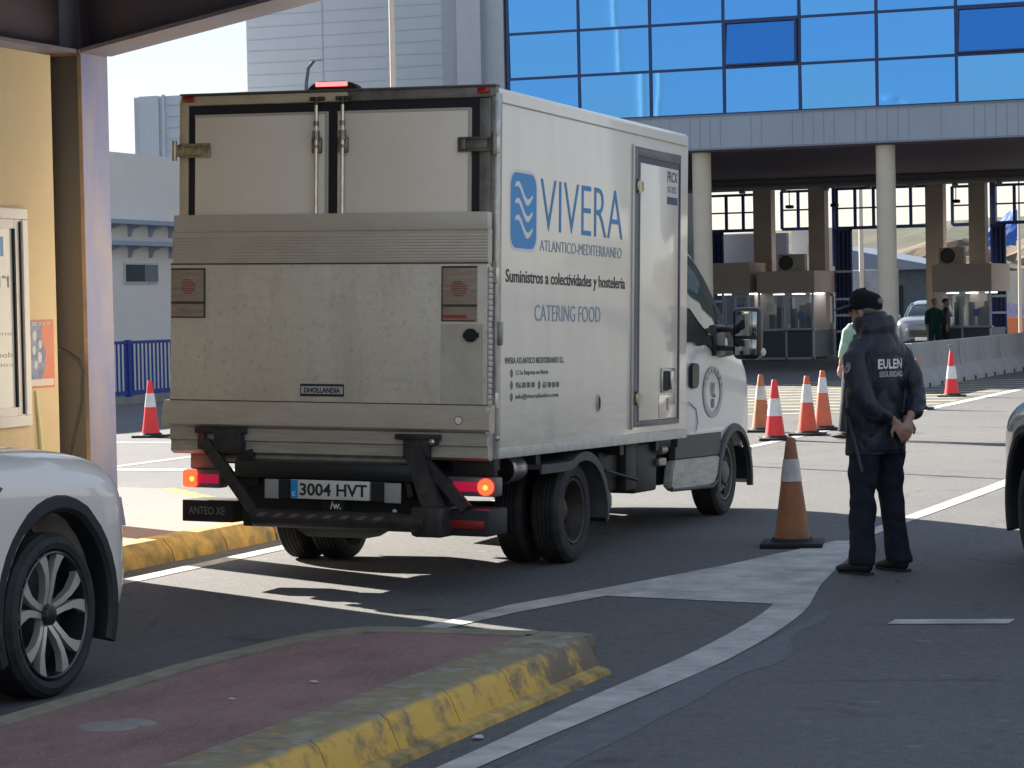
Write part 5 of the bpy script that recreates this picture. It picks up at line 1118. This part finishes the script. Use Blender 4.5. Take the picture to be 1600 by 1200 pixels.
for x, y, h_, r_, lb in ((-26.45, 112, 9, .13, 'pale pole standing behind the middle round column of the passage'), (-16.6, 96, 7, .07, 'thin grey pole seen through the rightmost passage window')):
    t = thing('street_pole', lb, 'pole', (x, y, 0), 0, 'far poles')
    MB().cyl((0, 0, 0), (0, 0, h_), r_, r_*.6, n=12).build('shaft', mat('pole_cream', (.6, .52, .42), .6), t); MB().cyl((0, 0, 0), (0, 0, .12), r_*2, n=12).build('foot', AL, t)

# ------------------------------------------------------------ left side background
WB = thing('white_building', 'white rendered flat building with grey ledges and a small window, behind the blue fence', 'building', (-35, 48, 0)); f = at_root(WB)
WW = mat('white_render', (.80, .74, .68), .8, vcol=(.75, .70, .63), vscale=.8)
f('wall', MB().box(-44, -29, 38, 58, 0, 5.42), WW)
LG = mat('blue_grey_ledge', (.32, .38, .46), .6)
for z, d_ in ((3.78, .42), (3.30, .42)):
    f('ledge', MB().box(-29, -29+d_, 38, 58, z, z+.10), LG)
    y = 45.0
    while y < 57:
        br = MB(); br.prism([(-29, z-.26), (-29+.06, z-.26), (-29+.12, z-.10), (-29+d_-.05, z-.02), (-29+d_-.05, z), (-29, z)], 'y', y, y+.08); y += .95
        f('ledge_bracket', br, LG)
wn = f('window', MB().box(-29, -28.95, 50.45, 52.0, 2.45, 2.92), mat('window_alloy', (.55, .56, .56), .4))
MB().box(-28.95, -28.94, 50.50, 51.38, 2.49, 2.88).build('window_pane', GLASS_DK, wn).matrix_parent_inverse = Matrix()
MB().box(-28.95, -28.935, 51.42, 51.96, 2.49, 2.88).build('window_pane', mat('grey_pane', (.16, .18, .19), .2), wn).matrix_parent_inverse = Matrix()
FB = mat('blue_fence_paint', (.012, .045, .26), .45)
fn = thing('railing_fence', 'blue vertical bar railing fence in front of the white building', 'fence', (-25, 44, .12)); f = at_root(fn)
m_ = MB(); m_.box(-25.03, -24.97, 32, 56, 1.16, 1.22); m_.box(-25.03, -24.97, 32, 56, .16, .24); f('fence_rails', m_, FB)
m_ = MB(); y = 32.
while y < 56: m_.box(-25.015, -24.985, y, y+.03, .2, 1.2); y += .155
f('fence_bars', m_, FB)
for y in (33, 35.4, 37.8, 40.2, 43.55, 45.9, 48.4, 50.8, 53.2): f('fence_post', MB().box(-25.05, -24.95, y, y+.12, .12, 1.24), FB)
sl = thing('clad_tower', 'pale blue grey clad block rising behind the white building, left of the truck', 'building', (-45, 86, 0)); f = at_root(sl)
f('wall', MB().box(-48.2, -38, 85, 100, 0, 10.0), PANEL)
m_ = MB(); m_.box(-47.95, -47.1, 84.9, 85, 0, 10.02); m_.box(-46.95, -46.85, 84.9, 85, 0, 10.05); f('pilaster', m_, mat('pier_cladding', (.36, .40, .46), .55))
m_ = MB(); z = 5
while z < 10: m_.box(-46.8, -38, 84.97, 85, z, z+.025); z += .42
f('cladding_joint', m_, PANEL_L)
# lamp posts
LPM = mat('lamp_post_cream', (.62, .55, .46), .5)
def lamp_post(x, y, h_, r_, label, arm=0, head=True, grp=None):
    t = thing('lamp_post', label, 'lamp post', (x, y, 0), 0, grp)
    MB().cyl((0, 0, 0), (0, 0, h_), r_, r_*.75, n=14).build('post', LPM, t)
    MB().cyl((0, 0, 0), (0, 0, .08), r_*3, n=14).build('base_plate', AL, t)
    if head:
        MB().tube([(0, 0, h_-.02), (0, 0, h_+.3), (arm*.5, 0, h_+.7), (arm, 0, h_+.75)], r_*.5, 8).build('lamp_arm', LPM, t)
        MB().box(arm-.1, arm+.6, -.13, .13, h_+.68, h_+.82, .04).build('lamp_head', AL, t)
lamp_post(-12.65, 28.75, 9.0, .042, 'slim cream lamp post rising behind the truck roof', .8)
lamp_post(-43.3, -10, 24, .16, 'very tall white mast whose reflection crosses the blue glass', 1.0)
lamp_post(-27.5, -8, 12.6, .10, 'street lamp reflected as a small lamp in the blue glass', -1.2)
t = thing('bent_lamp_post', 'thin dark bent lamp arm showing above the truck roof beside the red brake lamp', 'lamp post', (-21.66, 45, 0))
MB().tube([(0, 0, 0), (0, 0, 5.9), (.0, 0, 6.2), (.05, 0, 6.5), (.20, 0, 6.66), (.26, 0, 6.66)], [.09, .05, .035, .035, .03, .02], 8).build('post', mat('pole_dark', (.10, .12, .13), .5), t)
MB().box(.12, .34, -.06, .06, 6.63, 6.68, .01).build('lamp_head', AL, t)

# ------------------------------------------------------------ people
def hand(mb, wrist, d, palm_n, s=1.0, curl=.6, side=1):
    """palm plus five bent fingers; d = direction of the hand, palm_n = palm normal"""
    d = Vector(d).normalized(); pn = Vector(palm_n); pn = (pn-pn.dot(d)*d).normalized(); ac = d.cross(pn)*side
    w0 = Vector(wrist)
    mb.chain([(w0, .024*s, .019*s), (w0+d*.04*s, .036*s, .017*s), (w0+d*.085*s, .042*s, .015*s), (w0+d*.098*s, .038*s, .011*s)], 12, up=pn)
    for i, (off, L_) in enumerate(((-.031, .066), (-.010, .075), (.011, .070), (.031, .054))):
        p = w0+d*.09*s+ac*off*s; dd = d.copy(); pts = [(p, .0095*s)]
        for k_, fr_2 in enumerate((.45, .32, .23)):
            an = curl*(k_+1)*(.55+.08*i); dd = (d*math.cos(an)+pn*math.sin(an)).normalized(); p = p+dd*L_*fr_2*s*1.1; pts.append((p, (.0092-.0012*(k_+1))*s))
        mb.tube([q for q, _ in pts], [r_ for _, r_ in pts], 8)
    p = w0+d*.03*s-ac*.03*s; q1 = p+(d*.6-ac*.8+pn*.2).normalized()*.035*s; q2 = q1+(d*.9-ac*.2+pn*.5).normalized()*.035*s
    mb.tube([p, q1, q2], [.012*s, .011*s, .009*s], 8)
def head(mb, c, s=1.0):
    cx, cy, cz = c
    mb.ball((cx, cy-.01*s, cz+.03*s), .076*s, .095*s, .088*s); mb.ball((cx, cy+.02*s, cz-.035*s), .058*s, .066*s, .072*s)
    mb.ball((cx, cy+.092*s, cz-.005*s), .011*s, .018*s, .024*s, seg=10); mb.ball((cx, cy+.065*s, cz-.085*s), .026*s, .022*s, .02*s, seg=10)
    mb.ball((cx, cy+.075*s, cz-.048*s), .024*s, .014*s, .010*s, seg=10); mb.ball((cx, cy+.074*s, cz+.028*s), .05*s, .016*s, .010*s, seg=10)
    for s_ in (-1, 1): mb.ball((cx+s_*.078*s, cy-.005*s, cz-.005*s), .010*s, .020*s, .032*s, seg=10)
def eyes(c, parent, s=1.0):
    m_ = MB()
    for s_ in (-1, 1): m_.ball((c[0]+s_*.030*s, c[1]+.080*s, c[2]+.008*s), .011*s, .009*s, .007*s, seg=8)
    m_.build('eyes', mat('eye_dark', (.05, .035, .03), .3), parent)
NAVY = mat('navy_uniform_cloth', (.008, .010, .020), .42, vcol=(.012, .015, .028), vscale=9, bump=.35, bscale=120)
NAVYT = mat('navy_trouser_cloth', (.007, .0095, .020), .85, bump=.3, bscale=160)
gd_ = thing('person', 'person in a navy jacket with white back lettering and dark cap, hands clasped behind', 'person', (-3.645, 15.775, 0), R(54))
bm_ = MB(); HC = (-.02, .07, 1.655)
head(bm_, HC, 1.04)
HT = Matrix.Translation(HC) @ Matrix.Rotation(R(26), 4, 'Z') @ Matrix.Translation(-Vector(HC))
for v in bm_.bm.verts: v.co = HT @ v.co
bm_.chain([((0, .0, 1.44), .060, .060), ((-.01, .03, 1.53), .055, .058), ((-.02, .05, 1.60), .054, .06)])
bm_.chain([((0, 0, .90), .155, .115), ((0, 0, 1.0), .15, .11), ((0, -.01, 1.25), .17, .12), ((0, -.015, 1.40), .18, .10), ((0, -.01, 1.47), .10, .07)])
LW, RW = Vector((-.035, -.205, .975)), Vector((.085, -.215, .985))
for s_, wr in ((-1, LW), (1, RW)):
    bm_.chain([((s_*.165, -.01, 1.40), .058, .058), ((s_*.21, -.07, 1.27), .048, .05), ((s_*.222, -.12, 1.15), .043, .044), ((s_*.19, -.17, 1.06), .038, .04), (wr, .027, .023)])
    bm_.chain([((s_*.085, 0, .93), .085, .10), ((s_*.11, .01, .72), .075, .08), ((s_*.125, .015, .50), .052, .058), ((s_*.14, -.005, .30), .050, .055), ((s_*.15, -.015, .10), .036, .042), ((s_*.15, -.01, .07), .037, .05)])
    bm_.chain([((s_*.15, -.045, .045), .036, .035), ((s_*.155, .04, .04), .04, .03), ((s_*.16, .14, .025), .035, .018)], up=(0, 0, 1))
hand(bm_, LW, (.55, -.22, -.80), (.1, 1, 0), 1.0, .5, 1); hand(bm_, RW, (-.45, -.32, -.78), (.2, 1, 0), 1.0, .8, -1)
gb = link('body', organic(bm_, .0062, 3), SKIN, gd_); eyes(HC, gb, 1.04); gb.children[0].data.transform(HT)
jk = MB()
jk.chain([((0, .01, .755), .205, .165), ((0, .01, .80), .208, .17), ((0, .015, .95), .208, .172), ((0, .01, 1.10), .205, .162), ((0, -.003, 1.25), .21, .155), ((0, -.015, 1.36), .215, .135), ((0, -.018, 1.43), .198, .128), ((0, -.015, 1.49), .15, .115), ((-.005, .005, 1.535), .10, .10)], 28)
jk.chain([((0, -.02, 1.44), .16, .12), ((-.002, -.014, 1.50), .132, .122), ((-.010, .006, 1.555), .118, .120), ((-.018, .024, 1.61), .112, .118), ((-.02, .03, 1.635), .104, .11)], 24)
jk.chain([((0, -.03, 1.50), .12, .105), ((-.004, -.022, 1.545), .132, .118), ((-.010, -.005, 1.585), .124, .118)], 24)
for s_, wr in ((-1, LW), (1, RW)):
    wv_ = Vector(wr)
    jk.chain([((s_*.13, -.015, 1.42), .08, .085), ((s_*.195, -.03, 1.37), .078, .085), ((s_*.215, -.065, 1.27), .078, .084), ((s_*.225, -.115, 1.15), .074, .078), ((s_*.20, -.15, 1.08), .07, .072), ((s_*.15, -.185, 1.02), .056, .058), (wv_+Vector((s_*.02, .01, .02)), .045, .045)], 18)
jm = organic(jk, .0085, 3, .013, 5.6, (1.2, 1.2, .8)); jacket = link('jacket', jm, NAVY, gb)
hm = MB(); hm.lathe([(.748, .0), ], (0, 0, 0), 'z', 4) if False else None
tr_ = MB()
tr_.chain([((0, 0, 1.0), .165, .125), ((0, 0, .90), .175, .135), ((0, 0, .82), .175, .13), ((0, 0, .76), .15, .11)], 24)
for s_ in (-1, 1):
    tr_.chain([((s_*.088, 0, .90), .095, .125), ((s_*.100, .005, .74), .096, .112), ((s_*.118, .012, .50), .080, .092), ((s_*.135, -.005, .28), .076, .088), ((s_*.147, -.012, .13), .076, .088), ((s_*.150, -.012, .065), .078, .095)], 20)
link('trousers', organic(tr_, .008, 3, .012, 7, (1, 1, .75)), NAVYT, gb)
for s_ in (-1, 1):
    sh_ = MB(); sh_.chain([((s_*.15, -.085, .05), .030, .030), ((s_*.15, -.06, .052), .043, .046), ((s_*.152, .0, .05), .047, .046), ((s_*.158, .07, .042), .050, .038), ((s_*.165, .15, .032), .046, .028), ((s_*.167, .195, .026), .026, .018)], 18, up=(0, 0, 1))
    sh = sh_.build('shoe', mat('black_shoe', (.012, .012, .014), .5), gb, smooth=60)
    so = MB(); so.prism([(s_*.155+x, y) for x, y in ((-.034, -.105), (.030, -.105), (.038, -.02), (.044, .08), (.038, .16), (.012, .20), (-.018, .195), (-.040, .12), (-.038, 0))], 'z', .0, .018, .003); so.build('sole', mat('sole_rubber', (.03, .032, .035), .8), sh)
cap = MB(); cx, cy, cz = HC
rings = []
for zz, rr_ in ((.018, .088), (.045, .091), (.075, .091), (.100, .086), (.122, .072), (.136, .050), (.142, .022), (.143, .002)):
    rings.append([(cx+rr_*math.cos(a)*1.0, cy-.008+rr_*1.2*math.sin(a)*(1-.02), cz+zz+.10*zz*math.sin(a)) for a in [2*math.pi*k_/32 for k_ in range(32)]])
cap.loft(rings, cap=False); bmesh.ops.solidify(cap.bm, geom=cap.bm.faces[:], thickness=.004)
cap.bm.transform(HT)
cpo = cap.build('cap', mat('black_cap_cloth', (.010, .011, .016), .8, bump=.3, bscale=150), gb, smooth=60)
bmv = MB(); secs = []
for i in range(9):
    a = R(28+i*124/8); r0 = .088
    p0 = Vector((cx+r0*math.cos(a), cy-.005+.105*math.sin(a), cz+.045)); p1 = Vector((cx+.078*math.cos(a)*1.05, cy+.115+.09*math.sin(a), cz+.020-.010*abs(math.cos(a))))
    secs.append([p0, p1, p1+Vector((0, 0, .006)), p0+Vector((0, 0, .006))])
bmv.loft(secs); bmv.bm.transform(HT); bmv.build('peak', mat('black_cap_cloth', (.010, .011, .016), .8), cpo)
MB().ball((cx+.035, cy-.108, cz+.07), .024, .010, .020, seg=10).build('cap_badge', mat('badge_pink_grey', (.22, .13, .14), .5), cpo)
hr = MB(); hr.ball((cx, cy-.018, cz+.015), .079, .088, .05, seg=20); hr.build('hair', mat('grey_hair', (.16, .13, .11), .8, bump=.5, bscale=200), gb, smooth=60)
# back lettering, projected on to the jacket surface
dg = bpy.context.evaluated_depsgraph_get(); dg.update()
from mathutils.bvhtree import BVHTree
bvh = BVHTree.FromPolygons([v.co.copy() for v in jm.vertices], [tuple(p.vertices) for p in jm.polygons])
def wrap(o, dirn, lift_):
    for v in o.data.vertices:
        h = bvh.ray_cast(v.co, Vector(dirn))
        if h[0] is not None: v.co = h[0]-Vector(dirn)*lift_
def sub_text(nm, s, org, w_, h_, mt_, bold=.0):
    o = text(nm, s, org, (1, 0, 0), (0, 0, 1), w_, h_, mt_, jacket, bold=bold, depth=0)
    b = bmesh.new(); b.from_mesh(o.data); bmesh.ops.remove_doubles(b, verts=b.verts, dist=1e-5); bmesh.ops.triangulate(b, faces=b.faces)
    bmesh.ops.subdivide_edges(b, edges=[e for e in b.edges if e.calc_length() > .02], cuts=2)
    b.to_mesh(o.data); b.free(); wrap(o, (0, 1, 0), .0035); return o
sub_text('back_lettering', 'EULEN', (-.105, -.6, 1.298), .21, .062, WHT, .03); sub_text('back_lettering', 'SEGURIDAD', (-.098, -.6, 1.247), .20, .036, mat('grey_vinyl', (.45, .45, .46), .5), .03)
sm_ = MB()
def onback(x, z):
    h = bvh.ray_cast(Vector((x, -.6, z)), Vector((0, 1, 0))); return (h[0]+Vector((0, -.001, 0))) if h[0] is not None else None
for line in ([(x*.01, 1.385+.012*math.cos(x*.15)) for x in range(-17, 18, 2)], [(x*.01, .905) for x in range(-18, 19, 2)], [(x*.01, .795) for x in range(-18, 19, 2)], [(-.165-.02*(z-1.0), z) for z in [.80+.04*i for i in range(14)]], [(.165+.02*(z-1.0), z) for z in [.80+.04*i for i in range(4)]]):
    pts = [onback(*q) for q in line]; pts = [q for q in pts if q is not None]
    if len(pts) > 2: sm_.tube(pts, .0035, 6)
sm_.build('jacket_seams', mat('seam_thread', (.022, .026, .042), .5), jacket)
# sleeve patch
pt_ = MB(); pt_.prism([(-.065+.026*math.cos(a*math.pi/8), 1.31+.034*math.sin(a*math.pi/8)) for a in range(16)], 'x', -.6, -.599)
po = pt_.build('sleeve_patch', mat('patch_grey_pink', (.22, .15, .18), .6, vcol=(.30, .32, .36), vscale=40), jacket, smooth=0); wrap(po, (1, 0, 0), .004)
# baton hung at the hip
bt = thing('baton', 'thin black baton hanging at the left hip of the guard', 'baton', (-3.645, 15.775, 0), R(54))
MB().tube([(-.215, .03, 1.04), (-.235, -.055, .87), (-.252, -.15, .66)], [.012, .011, .009], 8).build('shaft', mat('baton_grey', (.035, .038, .045), .35), bt)
MB().cyl((-.213, .035, 1.05), (-.218, .015, 1.0), .016, n=10).build('grip', BLACK, bt)

def figure(label, loc, rz, shirt, trousers, vest=None, s=1.0, cap_m=None):
    t = thing('person', label, 'person', loc, rz)
    b = MB(); hc = (0, .02, 1.63); head(b, hc)
    b.chain([((0, .0, 1.42), .055, .055), ((0, .01, 1.56), .05, .052)]); b.chain([((0, 0, .88), .15, .11), ((0, 0, 1.2), .16, .11), ((0, 0, 1.42), .14, .08)])
    for s_ in (-1, 1):
        b.chain([((s_*.17, 0, 1.39), .05, .05), ((s_*.225, 0, 1.15), .043, .043), ((s_*.235, .03, .92), .028, .026)])
        b.chain([((s_*.08, 0, .90), .08, .09), ((s_*.10, 0, .5), .05, .055), ((s_*.11, 0, .1), .038, .042)]); b.chain([((s_*.11, -.05, .04), .036, .035), ((s_*.12, .15, .03), .036, .02)], up=(0, 0, 1))
        hand(b, (s_*.235, .03, .92), (0, .15, -1), (s_*-1, 0, 0), 1.0, .35, s_)
    bo = link('body', organic(b, .010, 3), SKIN, t); eyes(hc, bo)
    c = MB(); c.chain([((0, 0, .86), .175, .13), ((0, 0, 1.1), .178, .13), ((0, 0, 1.3), .195, .125), ((0, 0, 1.42), .165, .09), ((0, 0, 1.48), .08, .065)], 24)
    for s_ in (-1, 1): c.chain([((s_*.12, 0, 1.40), .065, .07), ((s_*.20, 0, 1.34), .062, .068), ((s_*.235, 0, 1.15), .055, .06), ((s_*.24, .02, 1.0), .048, .05)], 16)
    link('shirt', organic(c, .010, 3, .006, 6), shirt, bo)
    c = MB(); c.chain([((0, 0, .95), .165, .12), ((0, 0, .84), .165, .12)], 20)
    for s_ in (-1, 1): c.chain([((s_*.085, 0, .88), .092, .115), ((s_*.10, 0, .5), .075, .085), ((s_*.11, 0, .09), .068, .08)], 18)
    link('trousers', organic(c, .010, 3), trousers, bo)
    for s_ in (-1, 1):
        q = MB(); q.chain([((s_*.11, -.08, .045), .035, .035), ((s_*.112, 0, .045), .045, .042), ((s_*.12, .12, .03), .045, .028), ((s_*.12, .18, .025), .02, .015)], 14, up=(0, 0, 1)); q.build('shoe', BLACK, bo, smooth=60)
    q = MB(); q.ball((0, -.005, hc[2]+.045), .083, .10, .075, seg=18); q.build('hair', cap_m or mat('dark_hair', (.025, .02, .018), .8), bo, smooth=60)
    if vest:
        c = MB(); c.chain([((0, .005, .88), .184, .140), ((0, 0, 1.1), .186, .140), ((0, 0, 1.3), .185, .134), ((0, 0, 1.43), .13, .10)], 24); link('vest', organic(c, .010, 2), vest, bo)
    return t
figure('person in a pale green shirt and dark vest standing behind the guard', (-7.44, 30.9, 0), R(60), mat('pale_green_shirt', (.36, .48, .38), .8, vcol=(.20, .34, .24), vscale=5), NAVYT, mat('dark_green_vest', (.02, .045, .035), .8))
figure('person in dark green clothes standing at the door of the right booth', (-15.15, 73.2, 0), R(200), mat('bottle_green_coat', (.012, .07, .06), .8), mat('bottle_green_coat', (.012, .07, .06), .8), None, 1.0)
figure('person in dark navy clothes beside the booth door at the right', (-14.75, 72.9, 0), R(-80), NAVY, NAVYT)

gp_ = [o for o in bpy.data.objects if o.get('label', '').startswith('person in a pale green')][0]
gp_.matrix_world = Matrix.Translation((-7.49, 30.9, 0)) @ Matrix.Rotation(R(6), 4, Vector((-.36, .93, 0))) @ Matrix.Rotation(R(60), 4, 'Z')

LIT = mat('crumpled_paper', (.5, .49, .46), .8)
for i, (x, y, z, r_, lb) in enumerate(((-3.80, 9.35, .004, .030, 'crumpled white litter scrap at the foot of the yellow kerb'), (-4.62, 9.55, .172, .022, 'small pale scrap lying on the red island near its kerb'), (-4.75, 9.05, .172, .016, 'tiny pale chip in the middle of the red island'))):
    mb = MB(); mb.ball((0, 0, 0), r_, r_*.7, r_*.3, seg=8)
    for v in mb.bm.verts: v.co += Vector((noise.noise(v.co*60), noise.noise(v.co*60+Vector((9, 0, 0))), .3*noise.noise(v.co*60+Vector((0, 9, 0)))))*r_*.7
    o = mb.build('paper_scrap', LIT, None, None, 0); o.location = (x, y, z+r_*.25); tag(o, lb, 'paper scrap')
